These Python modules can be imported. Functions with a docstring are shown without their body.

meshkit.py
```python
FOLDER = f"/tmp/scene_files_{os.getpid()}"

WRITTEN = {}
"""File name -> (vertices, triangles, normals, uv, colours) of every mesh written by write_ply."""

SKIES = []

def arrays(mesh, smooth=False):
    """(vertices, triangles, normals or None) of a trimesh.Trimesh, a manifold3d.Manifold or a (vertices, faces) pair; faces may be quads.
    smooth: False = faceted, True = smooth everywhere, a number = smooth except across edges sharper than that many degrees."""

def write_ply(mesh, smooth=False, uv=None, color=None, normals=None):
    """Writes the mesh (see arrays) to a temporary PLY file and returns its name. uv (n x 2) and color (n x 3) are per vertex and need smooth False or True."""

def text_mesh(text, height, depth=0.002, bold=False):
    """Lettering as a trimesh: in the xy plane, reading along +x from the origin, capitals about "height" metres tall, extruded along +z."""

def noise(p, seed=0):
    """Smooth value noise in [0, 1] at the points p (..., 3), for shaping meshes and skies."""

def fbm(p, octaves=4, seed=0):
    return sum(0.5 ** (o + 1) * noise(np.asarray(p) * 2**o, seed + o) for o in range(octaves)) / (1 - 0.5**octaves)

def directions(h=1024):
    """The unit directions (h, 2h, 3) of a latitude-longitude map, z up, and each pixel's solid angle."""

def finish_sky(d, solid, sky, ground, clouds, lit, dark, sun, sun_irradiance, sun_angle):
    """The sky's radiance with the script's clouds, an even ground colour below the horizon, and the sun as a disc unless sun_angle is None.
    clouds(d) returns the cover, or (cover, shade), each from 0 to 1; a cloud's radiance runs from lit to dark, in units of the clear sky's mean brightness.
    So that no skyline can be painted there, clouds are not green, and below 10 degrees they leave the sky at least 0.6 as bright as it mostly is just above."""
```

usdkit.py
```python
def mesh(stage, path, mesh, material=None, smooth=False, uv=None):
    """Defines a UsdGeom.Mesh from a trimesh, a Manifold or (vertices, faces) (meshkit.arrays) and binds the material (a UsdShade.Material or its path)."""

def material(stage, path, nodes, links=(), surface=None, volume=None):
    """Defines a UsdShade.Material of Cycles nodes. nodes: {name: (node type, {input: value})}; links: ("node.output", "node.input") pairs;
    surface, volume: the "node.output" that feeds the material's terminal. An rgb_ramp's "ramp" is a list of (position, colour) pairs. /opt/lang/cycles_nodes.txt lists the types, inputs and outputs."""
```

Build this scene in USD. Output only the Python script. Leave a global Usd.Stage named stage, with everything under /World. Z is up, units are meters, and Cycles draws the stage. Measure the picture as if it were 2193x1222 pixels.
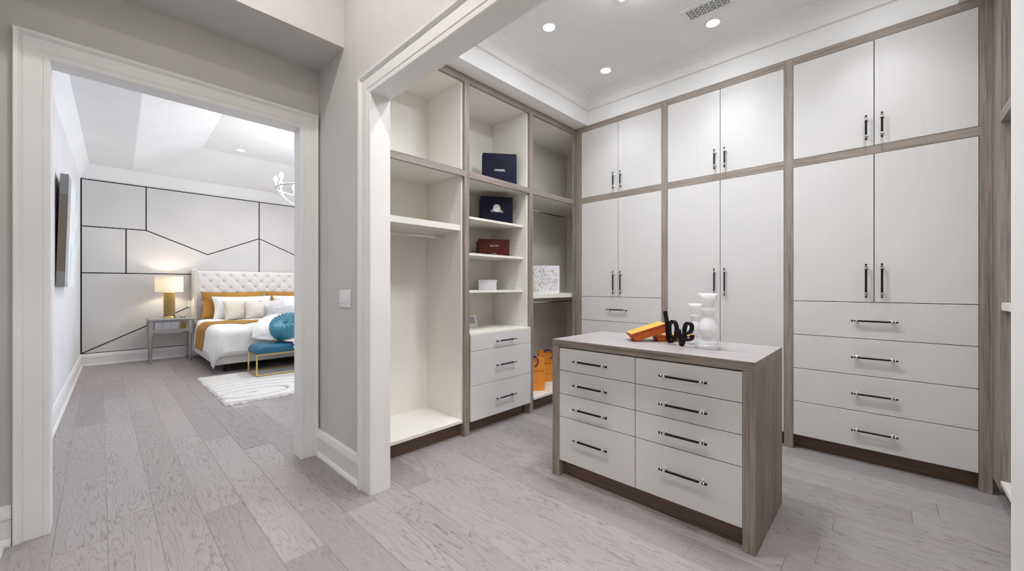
import math, random
import numpy as np, trimesh, usdkit, meshkit
import shapely
from shapely.geometry import Polygon, LineString
from shapely.ops import unary_union
from pxr import Usd, UsdGeom, UsdLux, UsdShade, Gf, Sdf

stage = Usd.Stage.CreateInMemory()
UsdGeom.SetStageUpAxis(stage, UsdGeom.Tokens.z)
UsdGeom.SetStageMetersPerUnit(stage, 1.0)
UsdGeom.Xform.Define(stage, '/World')
UsdGeom.Scope.Define(stage, '/World/Looks')
rng = random.Random(7)
nrng = np.random.default_rng(7)

# ------------------------------------------------------------------ camera, sky, exposure
FOC, HDG = 841.6, math.radians(43.7)
cam = UsdGeom.Camera.Define(stage, '/World/Camera')
cam.CreateHorizontalApertureAttr(36.0)
cam.CreateVerticalApertureAttr(36.0 * 1222 / 2193)
cam.CreateFocalLengthAttr(FOC / 2193 * 36.0)
cam.CreateVerticalApertureOffsetAttr(1.5 / 2193 * 36.0)
cam.CreateClippingRangeAttr(Gf.Vec2f(0.05, 100))
cam.CreateExposureAttr(0.08)
Fv = np.array([math.cos(HDG), math.sin(HDG), 0]); Rv = np.array([math.sin(HDG), -math.cos(HDG), 0])
UsdGeom.Xformable(cam).AddTransformOp().Set(Gf.Matrix4d(*Rv, 0, 0, 0, 1, 0, *(-Fv), 0, 0, 0, 1.3, 1))

dome = UsdLux.DomeLight.Define(stage, '/World/sky_light')
dome.CreateIntensityAttr(2.1)
dome.CreateColorAttr(Gf.Vec3f(0.74, 0.86, 1.06))

DOWNLIGHT, SPOT_C = 50.0, 255.0      # closet downlights: radiance of the glowing lens, beam of the lamp behind it
FLUSH = 64.0                         # the square lamp in the middle of the closet ceiling
HALL_LIGHT, SPOT_H = 640.0, 260.0
BED_LIGHT, SPOT_B = 118.0, 540.0

# ------------------------------------------------------------------ materials
LK = '/World/Looks/'
def mat(name, nodes, links=(), surface='p.BSDF'):
    return usdkit.material(stage, LK + name, nodes, links, surface=surface)
def plain(name, col, rough=0.5, metal=0.0, **kw):
    return mat(name, {'p': ('principled_bsdf', {'base_color': col, 'roughness': rough, 'metallic': metal, **kw})})
def glow(name, col, s):
    return mat(name, {'e': ('emission', {'color': col, 'strength': s})}, surface='e.emission')
def paint(name, col, rough=0.55, bump=0.02, var=0.03, scale=60):
    a = tuple(c * (1 - var) for c in col); b = tuple(min(1, c * (1 + var)) for c in col)
    return mat(name, {'g': ('geometry', {}), 'n': ('noise_texture', {'scale': 1.7, 'detail': 3.0}),
                      'r': ('rgb_ramp', {'ramp': [(0.3, a), (0.7, b)]}),
                      'f': ('noise_texture', {'scale': float(scale) * 4, 'detail': 2.0}),
                      'b': ('bump', {'strength': bump, 'distance': 0.002}),
                      'p': ('principled_bsdf', {'roughness': rough})},
               [('g.position', 'n.vector'), ('g.position', 'f.vector'), ('n.fac', 'r.fac'), ('r.color', 'p.base_color'),
                ('f.fac', 'b.height'), ('b.normal', 'p.normal')])
def wood(name, light, dark, sc, rough=0.5, bump=0.25, hi=1.15):
    """sc: noise scale along x, y, z (small along the grain)"""
    return mat(name, {'t': ('texture_coordinate', {}), 'm': ('mapping', {'scale': sc}), 'o': ('object_info', {}),
                      'sc': ('math', {'math_type': 'multiply', 'value2': 37.0}),
                      'cx': ('combine_xyz', {}), 'va': ('vector_math', {'math_type': 'add'}),
                      'n': ('noise_texture', {'scale': 1.0, 'detail': 6.0, 'roughness': 0.65}),
                      'n2': ('noise_texture', {'scale': 0.23, 'detail': 2.0}),
                      'mx': ('mix', {'fac': 0.35}),
                      'r': ('rgb_ramp', {'ramp': [(0.36, dark), (0.46, tuple((a * .6 + b * .4) for a, b in zip(light, dark))), (0.53, light), (0.68, tuple(min(1, c * hi) for c in light))]}),
                      'b': ('bump', {'strength': bump, 'distance': 0.002}),
                      'p': ('principled_bsdf', {'roughness': rough})},
               [('t.object', 'm.vector'), ('o.random', 'sc.value1'), ('sc.value', 'cx.x'), ('sc.value', 'cx.z'), ('sc.value', 'cx.y'), ('m.vector', 'va.vector1'), ('cx.vector', 'va.vector2'),
                ('va.vector', 'n.vector'), ('va.vector', 'n2.vector'), ('n.color', 'mx.color1'), ('n2.color', 'mx.color2'), ('mx.color', 'r.fac'),
                ('r.color', 'p.base_color'), ('n.fac', 'b.height'), ('b.normal', 'p.normal')])

M = {}
M['wall'] = paint('grey_wall_paint', (0.62, 0.60, 0.58), 0.6)
M['bed_wall'] = paint('pale_wall_paint', (0.74, 0.735, 0.73), 0.6)
M['ceil'] = paint('white_ceiling_paint', (0.87, 0.865, 0.855), 0.7)
M['trim'] = paint('white_trim_paint', (0.85, 0.84, 0.825), 0.35, 0.01)
M['panel'] = paint('greige_panel_paint', (0.66, 0.64, 0.625), 0.5)
M['black'] = plain('black_groove', (0.012, 0.012, 0.014), 0.6)
WL, WD = (0.33, 0.278, 0.240), (0.125, 0.096, 0.076)
M['wood_z'] = wood('taupe_oak_vertical', WL, WD, (90, 90, 3.2))
M['wood_y'] = wood('taupe_oak_along_y', WL, WD, (90, 3.2, 90))
M['wood_x'] = wood('taupe_oak_along_x', WL, WD, (3.2, 90, 90))
M['top'] = wood('washed_oak_top', (0.40, 0.365, 0.36), (0.26, 0.228, 0.22), (70, 2.6, 70), 0.4, 0.12)
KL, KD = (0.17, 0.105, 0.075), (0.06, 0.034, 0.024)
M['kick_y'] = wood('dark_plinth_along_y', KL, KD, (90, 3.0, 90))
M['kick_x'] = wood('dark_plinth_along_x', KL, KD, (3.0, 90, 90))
def melamine(name, col):
    return wood(name, col, tuple(c * .975 for c in col), (160, 160, 4), 0.42, 0.04, 1.012)
M['door'] = melamine('ivory_door_laminate', (0.71, 0.695, 0.68))
M['shelf'] = melamine('cream_shelf_laminate', (0.87, 0.84, 0.765))
M['gap'] = plain('carcass_shadow_gap', (0.10, 0.085, 0.075), 0.7)
M['blackmetal'] = plain('black_handle_metal', (0.006, 0.006, 0.007), 0.45, specular_ior_level=0.2)
M['chrome'] = plain('polished_chrome', (0.80, 0.80, 0.82), 0.12, 1.0)
M['gold'] = plain('brushed_gold', (0.75, 0.55, 0.22), 0.28, 1.0)
M['white_plastic'] = plain('white_plastic', (0.82, 0.82, 0.82), 0.35)
M['down_c'] = glow('closet_lamp_glow', (0.95, 0.98, 1.03), DOWNLIGHT)
M['down_h'] = glow('hall_lamp_glow', (1.0, 0.975, 0.95), HALL_LIGHT)
M['down_b'] = glow('bedroom_lamp_glow', (1.0, 0.97, 0.94), BED_LIGHT)
M['navy'] = plain('navy_card', (0.008, 0.009, 0.026), 0.35, specular_ior_level=0.15)
M['print'] = plain('white_print', (0.85, 0.85, 0.85), 0.6)
M['brownbox'] = plain('dark_brown_card', (0.075, 0.016, 0.010), 0.4, specular_ior_level=0.15)
M['goldprint'] = plain('pale_gold_print', (0.80, 0.68, 0.50), 0.4)
M['whitebox'] = plain('white_card', (0.80, 0.80, 0.83), 0.4)
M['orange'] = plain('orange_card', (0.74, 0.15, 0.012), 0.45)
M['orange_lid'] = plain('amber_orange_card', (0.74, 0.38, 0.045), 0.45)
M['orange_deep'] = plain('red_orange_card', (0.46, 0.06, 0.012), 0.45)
M['bagorange'] = plain('orange_paper', (0.83, 0.30, 0.035), 0.5)
M['bagprint'] = plain('brown_ink', (0.16, 0.045, 0.012), 0.5)
M['bluecord'] = plain('cobalt_cord', (0.02, 0.03, 0.17), 0.6)
M['lacquer'] = plain('black_lacquer', (0.003, 0.003, 0.004), 0.28, specular_ior_level=0.22)
M['opal'] = plain('opal_white_glass', (0.93, 0.93, 0.935), 0.08, coat_weight=0.5, subsurface_weight=0.6, subsurface_scale=0.03, subsurface_radius=(1, 1, 1))
M['fabric_white'] = paint('white_linen', (0.84, 0.835, 0.83), 0.85, 0.2, 0.02, 200)
M['fabric_head'] = paint('ivory_upholstery', (0.76, 0.73, 0.70), 0.8, 0.2, 0.02, 200)
M['fabric_mustard'] = paint('mustard_velvet', (0.40, 0.195, 0.028), 0.75, 0.2, 0.12, 150)
M['fabric_cream'] = paint('cream_velvet', (0.72, 0.65, 0.53), 0.8, 0.2, 0.03, 200)
M['fabric_beige'] = paint('pale_beige_linen', (0.68, 0.63, 0.59), 0.8, 0.2, 0.03, 200)
M['teal'] = paint('teal_velvet', (0.010, 0.13, 0.24), 0.55, 0.1, 0.15, 100)
M['fur'] = paint('white_fur', (0.86, 0.85, 0.84), 0.9, 0.4, 0.03, 120)
M['nail'] = plain('pewter_nailhead', (0.33, 0.30, 0.27), 0.3, 1.0)
M['silver'] = plain('antique_silver_leaf', (0.40, 0.39, 0.385), 0.35, 0.7)
M['mirror'] = plain('antiqued_mirror', (0.55, 0.57, 0.60), 0.06, 1.0)
M['darkwood'] = plain('dark_bed_leg', (0.02, 0.014, 0.01), 0.4)
M['lampcore'] = plain('bronze_lamp_core', (0.035, 0.026, 0.018), 0.5, 0.3)
M['glass'] = mat('clear_glass', {'p': ('principled_bsdf', {'base_color': (1, 1, 1), 'roughness': 0.02, 'transmission_weight': 1.0, 'ior': 1.45})})
M['pane'] = mat('window_pane', {'f': ('fresnel', {'IOR': 1.45}), 't': ('transparent_bsdf', {}), 'g': ('glossy_bsdf', {'roughness': 0.0, 'color': (1, 1, 1)}), 'm': ('mix_closure', {})},
                [('f.fac', 'm.fac'), ('t.BSDF', 'm.closure1'), ('g.BSDF', 'm.closure2')], surface='m.closure')
M['shade'] = mat('lamp_shade_fabric', {'d': ('diffuse_bsdf', {'color': (0.85, 0.82, 0.76)}), 't': ('translucent_bsdf', {'color': (0.85, 0.80, 0.70)}), 'm': ('mix_closure', {'fac': 0.27})},
                 [('d.BSDF', 'm.closure1'), ('t.BSDF', 'm.closure2')], surface='m.closure')
M['bulb'] = glow('warm_bulb', (1.0, 0.86, 0.66), 235.0)
M['candle'] = glow('chandelier_bulb', (1.0, 0.95, 0.86), 60.0)
M['white_metal'] = plain('pale_silver_metal', (0.70, 0.69, 0.68), 0.3, 0.5)
M['canvas_side'] = paint('taupe_canvas_edge', (0.26, 0.215, 0.18), 0.8, 0.4, 0.15, 60)
M['canvas_grey'] = plain('grey_canvas_corner', (0.33, 0.32, 0.31), 0.8)
M['grille_dark'] = plain('duct_black', (0.01, 0.01, 0.012), 0.8)
M['photo'] = plain('silver_photo_card', (0.42, 0.45, 0.50), 0.2)

# floor boards: contour-like cathedral grain on a washed greige oak
M['floor'] = mat('washed_oak_floor', {
    'g': ('geometry', {}), 'o': ('object_info', {}), 'k': ('math', {'math_type': 'multiply', 'value2': 91.0}), 'k2': ('math', {'math_type': 'multiply', 'value2': 53.0}),
    'c': ('combine_xyz', {}), 'a': ('vector_math', {'math_type': 'add'}),
    'm1': ('mapping', {'scale': (7.2, 0.85, 1.0)}), 'n1': ('noise_texture', {'scale': 1.0, 'detail': 5.0, 'roughness': 0.47}),
    'x': ('math', {'math_type': 'multiply', 'value2': 21.0}), 'fr': ('math', {'math_type': 'fraction'}),
    'r1': ('rgb_ramp', {'ramp': [(0.0, (0.8,) * 3), (0.03, (1,) * 3), (0.09, (0.5,) * 3), (0.26, (0.1,) * 3), (0.5, (0.0,) * 3), (0.97, (0.0,) * 3), (1.0, (0.8,) * 3)]}),
    'm2': ('mapping', {'scale': (2.2, 0.9, 1.0)}), 'n2': ('noise_texture', {'scale': 1.0, 'detail': 2.0}), 'r2': ('rgb_ramp', {'ramp': [(0.30, (0.35,) * 3), (0.56, (1,) * 3)]}),
    'm3': ('mapping', {'scale': (130.0, 6.0, 1.0)}), 'n3': ('noise_texture', {'scale': 1.0, 'detail': 4.0}), 'r3': ('rgb_ramp', {'ramp': [(0.40, (0.0,) * 3), (0.72, (1,) * 3)]}),
    'mul': ('math', {'math_type': 'multiply'}), 'mul2': ('math', {'math_type': 'multiply', 'value2': 0.66}),
    'w': ('rgb_ramp', {'ramp': [(0.0, (0.325, 0.292, 0.285)), (0.25, (0.365, 0.331, 0.323)), (0.7, (0.395, 0.36, 0.352)), (1.0, (0.43, 0.394, 0.385))]}),
    'fine': ('mix', {'mix_type': 'multiply', 'fac': 0.5}), 'fr3': ('rgb_ramp', {'ramp': [(0.0, (1.06,) * 3), (1.0, (0.74,) * 3)]}),
    'mix': ('mix', {'color2': (0.13, 0.105, 0.10)}), 'b': ('bump', {'strength': 0.12, 'distance': 0.002, 'invert': True}),
    'p': ('principled_bsdf', {'roughness': 0.42})},
    [('o.random', 'k.value1'), ('o.random', 'k2.value1'), ('k.value', 'c.x'), ('k2.value', 'c.y'), ('k.value', 'c.z'), ('g.position', 'a.vector1'), ('c.vector', 'a.vector2'),
     ('a.vector', 'm1.vector'), ('m1.vector', 'n1.vector'), ('n1.fac', 'x.value1'), ('x.value', 'fr.value1'), ('fr.value', 'r1.fac'),
     ('a.vector', 'm2.vector'), ('m2.vector', 'n2.vector'), ('n2.fac', 'r2.fac'), ('r1.color', 'mul.value1'), ('r2.color', 'mul.value2'), ('mul.value', 'mul2.value1'),
     ('a.vector', 'm3.vector'), ('m3.vector', 'n3.vector'), ('n3.fac', 'fr3.fac'), ('o.random', 'w.fac'), ('w.color', 'fine.color1'), ('fr3.color', 'fine.color2'),
     ('mul2.value', 'mix.fac'), ('fine.color', 'mix.color1'), ('mix.color', 'p.base_color'), ('mul2.value', 'b.height'), ('b.normal', 'p.normal')])
M['subfloor'] = plain('floor_joint_shadow', (0.40, 0.37, 0.36), 0.8)

# ------------------------------------------------------------------ helpers
count = {}
def numbered(parent, name):
    key = (parent, name); n = count.get(key, 0); count[key] = n + 1
    return name if n == 0 else f'{name}_{n:03d}'
def tag(prim, label=None, cat=None, group=None, kind=None):
    for k, v in (('label', label), ('category', cat), ('group', group), ('kind', kind)):
        if v: prim.SetCustomDataByKey(k, v)
def thing(name, label=None, cat=None, loc=(0, 0, 0), rotz=0.0, group=None, kind=None):
    x = UsdGeom.Xform.Define(stage, '/World/' + numbered('/World', name))
    x.AddTranslateOp().Set(Gf.Vec3d(*map(float, loc)))
    if rotz: x.AddRotateZOp().Set(float(rotz))
    p = x.GetPrim(); tag(p, label, cat, group, kind)
    return p
def obj(name, mesh, m, parent=None, smooth=False, label=None, cat=None, group=None, kind=None, world=False):
    """one Mesh prim; world=True: the mesh is in world coordinates and the parent only has a translation"""
    path = str(parent.GetPath()) if parent else '/World'
    if world and parent:
        mesh = mesh.copy(); pp = parent
        while str(pp.GetPath()) != '/World':
            xf = UsdGeom.Xformable(pp)
            for op in xf.GetOrderedXformOps():
                if op.GetOpType() == UsdGeom.XformOp.TypeTranslate: mesh.apply_translation([-c for c in op.Get()])
            pp = pp.GetParent()
    g = usdkit.mesh(stage, path + '/' + numbered(path, name), mesh, m if not isinstance(m, str) else M[m], smooth=smooth)
    tag(g.GetPrim(), label, cat, group, kind)
    return g.GetPrim()
def struct(name, mesh, m, smooth=False):
    return obj(name, mesh, m, None, smooth, kind='structure')
cat_ = trimesh.util.concatenate
def box(x0, x1, y0, y1, z0, z1, bev=0.0):
    x0, x1 = min(x0, x1), max(x0, x1); y0, y1 = min(y0, y1), max(y0, y1); z0, z1 = min(z0, z1), max(z0, z1)
    if not bev:
        b = trimesh.creation.box((x1 - x0, y1 - y0, z1 - z0)); b.apply_translation(((x0 + x1) / 2, (y0 + y1) / 2, (z0 + z1) / 2)); return b
    b = min(bev, (x1 - x0) / 2.5, (y1 - y0) / 2.5, (z1 - z0) / 2.5); pts = []
    for X, sx in ((x0, 1), (x1, -1)):
        for Y, sy in ((y0, 1), (y1, -1)):
            for Z, sz in ((z0, 1), (z1, -1)):
                pts += [(X, Y + sy * b, Z + sz * b), (X + sx * b, Y, Z + sz * b), (X + sx * b, Y + sy * b, Z)]
    return trimesh.convex.convex_hull(np.array(pts))
def lathe(prof, n=32, at=(0, 0, 0)):
    m = trimesh.creation.revolve(np.array(prof, float), sections=n)
    m.apply_translation(at); return m
def tube(path, r, n=10, closed=False):
    p = np.array(path, float); N = len(p); rr = np.broadcast_to(np.asarray(r, float), (N,))
    if closed: t = np.roll(p, -1, 0) - np.roll(p, 1, 0)
    else: t = np.gradient(p, axis=0)
    t /= np.linalg.norm(t, axis=1, keepdims=True)
    up = np.array([0, 0, 1.0]) if abs(t[0][2]) < .9 else np.array([1.0, 0, 0])
    u = np.cross(t[0], up); u /= np.linalg.norm(u); V = []
    for i in range(N):
        u = u - t[i] * (u @ t[i]); u /= np.linalg.norm(u); w = np.cross(t[i], u)
        for k in range(n):
            a = 2 * math.pi * k / n; V.append(p[i] + rr[i] * (math.cos(a) * u + math.sin(a) * w))
    Fc = []
    for i in range(N if closed else N - 1):
        j = (i + 1) % N
        for k in range(n):
            a, b = i * n + k, i * n + (k + 1) % n; c, d = j * n + (k + 1) % n, j * n + k
            Fc += [(a, b, c), (a, c, d)]
    if not closed:
        V += [p[0], p[-1]]
        for k in range(n): Fc += [(len(V) - 2, (k + 1) % n, k), (len(V) - 1, (N - 1) * n + k, (N - 1) * n + (k + 1) % n)]
    m = trimesh.Trimesh(np.array(V), np.array(Fc), process=False); m.fix_normals(); return m
def rod(a, b, r, n=12): return tube([a, np.array(a) * .5 + np.array(b) * .5, b], r, n)
def prism(poly, h):
    gs = getattr(poly, 'geoms', [poly])
    return cat_([trimesh.creation.extrude_polygon(g, h, engine='earcut') for g in gs])
def place(mesh, o, eu, ev, en):
    m = mesh.copy(); v = np.asarray(m.vertices)
    m.vertices = np.array(o) + v[:, :1] * np.array(eu) + v[:, 1:2] * np.array(ev) + v[:, 2:3] * np.array(en)
    if np.linalg.det(np.array([eu, ev, en])) < 0: m.invert()
    return m
def grid(P, closed_u=False):
    """P: (n, m, 3) points -> single-sided mesh"""
    n, m_ = P.shape[:2]; F_ = []
    for i in range(n - 1):
        for j in range(m_ - 1):
            a = i * m_ + j; F_ += [(a, a + m_, a + m_ + 1), (a, a + m_ + 1, a + 1)]
    return trimesh.Trimesh(P.reshape(-1, 3), np.array(F_), process=False)
def shell(P, Q):
    """closed sheet between two grids of points of the same shape"""
    n, m_ = P.shape[:2]; a = grid(P); b = grid(Q); b.invert()
    ring = [(i, 0) for i in range(n)] + [(n - 1, j) for j in range(1, m_)] + [(i, m_ - 1) for i in range(n - 2, -1, -1)] + [(0, j) for j in range(m_ - 2, 0, -1)]
    idx = [i * m_ + j for i, j in ring]; N = n * m_; F_ = []
    for k in range(len(idx)):
        p, q = idx[k], idx[(k + 1) % len(idx)]
        F_ += [(p, q, q + N), (p, q + N, p + N)]
    m = trimesh.Trimesh(np.vstack([P.reshape(-1, 3), Q.reshape(-1, 3)]), np.vstack([a.faces, b.faces + N, F_]), process=False)
    m.fix_normals(); return m

# ================================================================== SETTING
H_HALL, H_CL = 3.90, 3.42
XW0, XW1 = 1.17, 1.29            # wall between hall and closet
YD0, YD1 = 3.20, 3.32            # wall with the bedroom doorway
ZB = 9.42; XBL = lambda y: -0.228 + 0.0197 * (y - 9.42)
XBR = 4.77

# floor: boards run along y
fl = thing('floor', kind='structure')
obj('subfloor', box(-0.6, 5.0, -1.95, 9.6, -0.08, -0.014), 'subfloor', fl)
PW = 0.190
JOINTS = {3: 2.82, 4: 2.05, 7: 2.065, 9: 1.89, 11: 1.71, 12: 2.055, 1: 3.13, 0: 3.9}     # board ends seen in the photo, by row
for row in range(-3, 27):
    x = -0.167 + PW * row
    y = JOINTS.get(row, rng.uniform(1.2, 2.6)); ys = [y]
    while ys[0] > -1.95: ys.insert(0, ys[0] - rng.choice([1.0, 1.25, 1.5, 1.7]))
    while ys[-1] < 9.6: ys.append(ys[-1] + rng.choice([1.25, 1.5, 1.85, 2.1]))
    for a, b in zip(ys[:-1], ys[1:]):
        a, b = max(a, -1.95), min(b, 9.6)
        if b - a < 0.05 or (x > 1.3 and a > 2.7 and b < 3.2): continue
        if a > 3.3 and x > 3.3: continue
        dz = rng.uniform(-0.0004, 0.0003)
        v = []
        for (xx, yy, zz) in ((0.0003, 0.0003, -0.014), (0.0003, 0.0003, -0.0014), (0.0038, 0.0030, 0.0)):
            v += [(x + xx, a + yy, zz + dz), (x + PW - xx, a + yy, zz + dz), (x + PW - xx, b - yy, zz + dz), (x + xx, b - yy, zz + dz)]
        f = [(8, 9, 10), (8, 10, 11)]
        for lv in (0, 4):
            for k in range(4):
                p, q = lv + k, lv + (k + 1) % 4; f += [(p, q, q + 4), (p, q + 4, p + 4)]
        obj('plank', trimesh.Trimesh(np.array(v), np.array(f), process=False), 'floor', fl)
obj('plank', box(3.29, 4.85, 3.32, 9.55, -0.014, -0.0005), 'floor', fl, kind='stuff')

# walls
def wall_with_hole(axis, c0, c1, a0, a1, z1, holes):
    """axis 'x': wall plane x in [c0,c1], running along y (a). holes: (a0, a1, z0, z1)"""
    poly = shapely.box(a0, 0, a1, z1)
    for h in holes: poly = poly.difference(shapely.box(h[0], h[2], h[1], h[3]))
    m = prism(poly, c1 - c0)
    if axis == 'x': return place(m, (c0, 0, 0), (0, 1, 0), (0, 0, 1), (1, 0, 0))
    return place(m, (0, c0, 0), (1, 0, 0), (0, 0, 1), (0, 1, 0))
JL, JR, JT = 2.319, -0.183, 2.497     # closet opening
DL, DR, DT = -0.183, 1.035, 2.488     # bedroom doorway
struct('wall_left', box(-0.48, -0.36, -1.8, YD0, 0, H_HALL), 'wall')
struct('wall_front', box(-0.48, XW1, -1.92, -1.8, 0, H_HALL), 'wall')
struct('wall_right', wall_with_hole('x', XW0, XW1, -1.8, YD0, H_HALL, [(JR - 0.02, JL + 0.02, -1, JT + 0.02)]), 'wall')
struct('wall_back', wall_with_hole('y', YD0, YD1, -0.48, XBR + 0.12, 3.90, [(DL - 0.02, DR + 0.02, -1, DT + 0.02)]), 'wall')
struct('wall_closet_back', box(4.44, 4.56, -1.18, YD0, 0, H_CL), 'ceil')
struct('wall_closet_right', box(XW1, 4.44, -1.18, -1.06, 0, H_CL), 'ceil')
lw = Polygon([(XBL(YD1), YD1), (XBL(ZB), ZB), (XBL(ZB) - .12, ZB), (XBL(YD1) - .12, YD1)])
struct('wall_bedroom_left', place(prism(lw, 3.75), (0, 0, 0), (1, 0, 0), (0, 1, 0), (0, 0, 1)), 'bed_wall')
struct('wall_bedroom_right', wall_with_hole('x', XBR, XBR + .12, YD1, ZB, 3.75, [(4.6, 8.0, 0.6, 2.75)]), 'bed_wall')

# bedroom accent wall: greige panels with black joints
bw = thing('wall_bedroom_back', kind='structure')
obj('plaster', box(-0.4, XBR + .12, ZB + .016, ZB + .14, 0, 3.75), 'bed_wall', bw)
obj('joint_backing', box(XBL(ZB), XBR, ZB + .006, ZB + .016, 0.195, 3.05), 'black', bw)
cx = 2.269; mir = lambda pts: [(2 * cx - a, b) for a, b in pts]
half = [[(0.551, 3.2), (0.551, 2.28)], [(-0.4, 2.275), (0.551, 2.28)], [(0.299, 2.275), (0.299, 1.522)], [(-0.4, 1.518), (cx, 1.525)],
        [(0.551, 2.28), (1.417, 1.904), (cx, 2.283)], [(-0.228, 0.205), (0.563, 0.606), (1.132, 0.913), (cx, 1.5)]]
lines = [LineString(p) for p in half] + [LineString(mir(p)) for p in half] + [LineString([(cx, 3.2), (cx, 1.5)])]
cuts = unary_union([l.buffer(0.009, cap_style=2, join_style=2) for l in lines])
field = shapely.box(XBL(ZB) + 0.018, 0.212, XBR - 0.018, 3.032).difference(cuts)
for g in field.geoms:
    obj('panel', place(prism(g, 0.012), (0, ZB + 0.012, 0), (1, 0, 0), (0, 0, 1), (0, -1, 0)), 'panel', bw)

# window of the bedroom (daylight comes in through it)
w1 = thing('window_1', loc=(XBR, 6.3, 0.6), kind='structure')
fr = [box(0.0, 0.12, -1.7, -1.64, 0, 2.15), box(0, .12, 1.64, 1.7, 0, 2.15), box(0, .12, -1.64, 1.64, 0, .06), box(0, .12, -1.64, 1.64, 2.09, 2.15)]
obj('window_frame', cat_(fr), 'trim', w1)
for yy in (-0.55, 0.55): obj('mullion', box(0.03, 0.09, yy - .03, yy + .03, .06, 2.09), 'trim', w1)
for ya, yb in ((-1.64, -.58), (-.52, .52), (.58, 1.64)): obj('pane', box(0.055, 0.061, ya, yb, .06, 2.09), 'pane', w1)

# ceilings
struct('ceiling', box(-0.48, XW1, -1.92, YD0, H_HALL, H_HALL + .1), 'ceil')
struct('ceiling_001', box(XW1, 4.56, -1.18, YD0, H_CL, H_CL + .1), 'ceil')
# dropped bulkhead over the bedroom door, hall side
struct('trim_1', box(-0.36, XW0, 2.734, YD0, 2.957, H_HALL), 'wall')
# closet bulkheads above the cabinets with a stepped crown: one lofted ring
ZBK = 3.13
X0, X1, Y0, Y1 = 1.44, 3.845, -0.33, 2.48
prof = [(-0.7, ZBK), (0, ZBK), (0, 3.295), (0.020, 3.298), (0.027, 3.318)] + [(0.03 + 0.115 * (1 - math.cos(t)), 3.318 + 0.092 * math.sin(t)) for t in np.linspace(0.15, math.pi / 2, 7)] + [(0.150, 3.412), (0.150, H_CL + .001)]
def ring(i):
    k, z = prof[i]
    if i == 0: return [(XW1, -1.06, z), (4.44, -1.06, z), (4.44, YD0, z), (XW1, YD0, z)]
    return [(X0 + k, Y0 + k, z), (X1 - k, Y0 + k, z), (X1 - k, Y1 - k, z), (X0 + k, Y1 - k, z)]
V = np.array([ring(i) for i in range(len(prof))]).reshape(-1, 3); Fc = []
for i in range(len(prof) - 1):
    for k in range(4):
        a, b = i * 4 + k, i * 4 + (k + 1) % 4; Fc += [(a, a + 4, b + 4), (a, b + 4, b)]
tr = trimesh.Trimesh(V, np.array(Fc), process=False)
struct('trim_2', tr, 'ceil')

# bedroom tray ceiling: crown band, flat border, sloped sides, flat top
zc, zt, zu = 3.045, 3.275, 3.648
loops = [[(XBL(YD1), YD1, zc), (XBR, YD1, zc), (XBR, ZB + .02, zc), (XBL(ZB), ZB + .02, zc)],
         [(XBL(YD1) + .1, YD1 + .1, zt), (XBR - .1, YD1 + .1, zt), (XBR - .1, ZB - .1, zt), (XBL(ZB) + .1, ZB - .1, zt)],
         [(0.26, 4.0, zt), (4.16, 4.0, zt), (4.16, 9.24, zt), (0.377, 9.24, zt)],
         [(1.10, 4.82, zu), (3.34, 4.82, zu), (3.34, 8.41, zu), (1.195, 8.41, zu)]]
V = np.array(loops).reshape(-1, 3); Fc = [(12, 14, 13), (12, 15, 14)]
for i in range(3):
    for k in range(4):
        a, b = i * 4 + k, i * 4 + (k + 1) % 4; Fc += [(a, a + 4, b + 4), (a, b + 4, b)]
struct('ceiling_002', trimesh.Trimesh(V, np.array(Fc), process=False), 'ceil')
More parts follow.
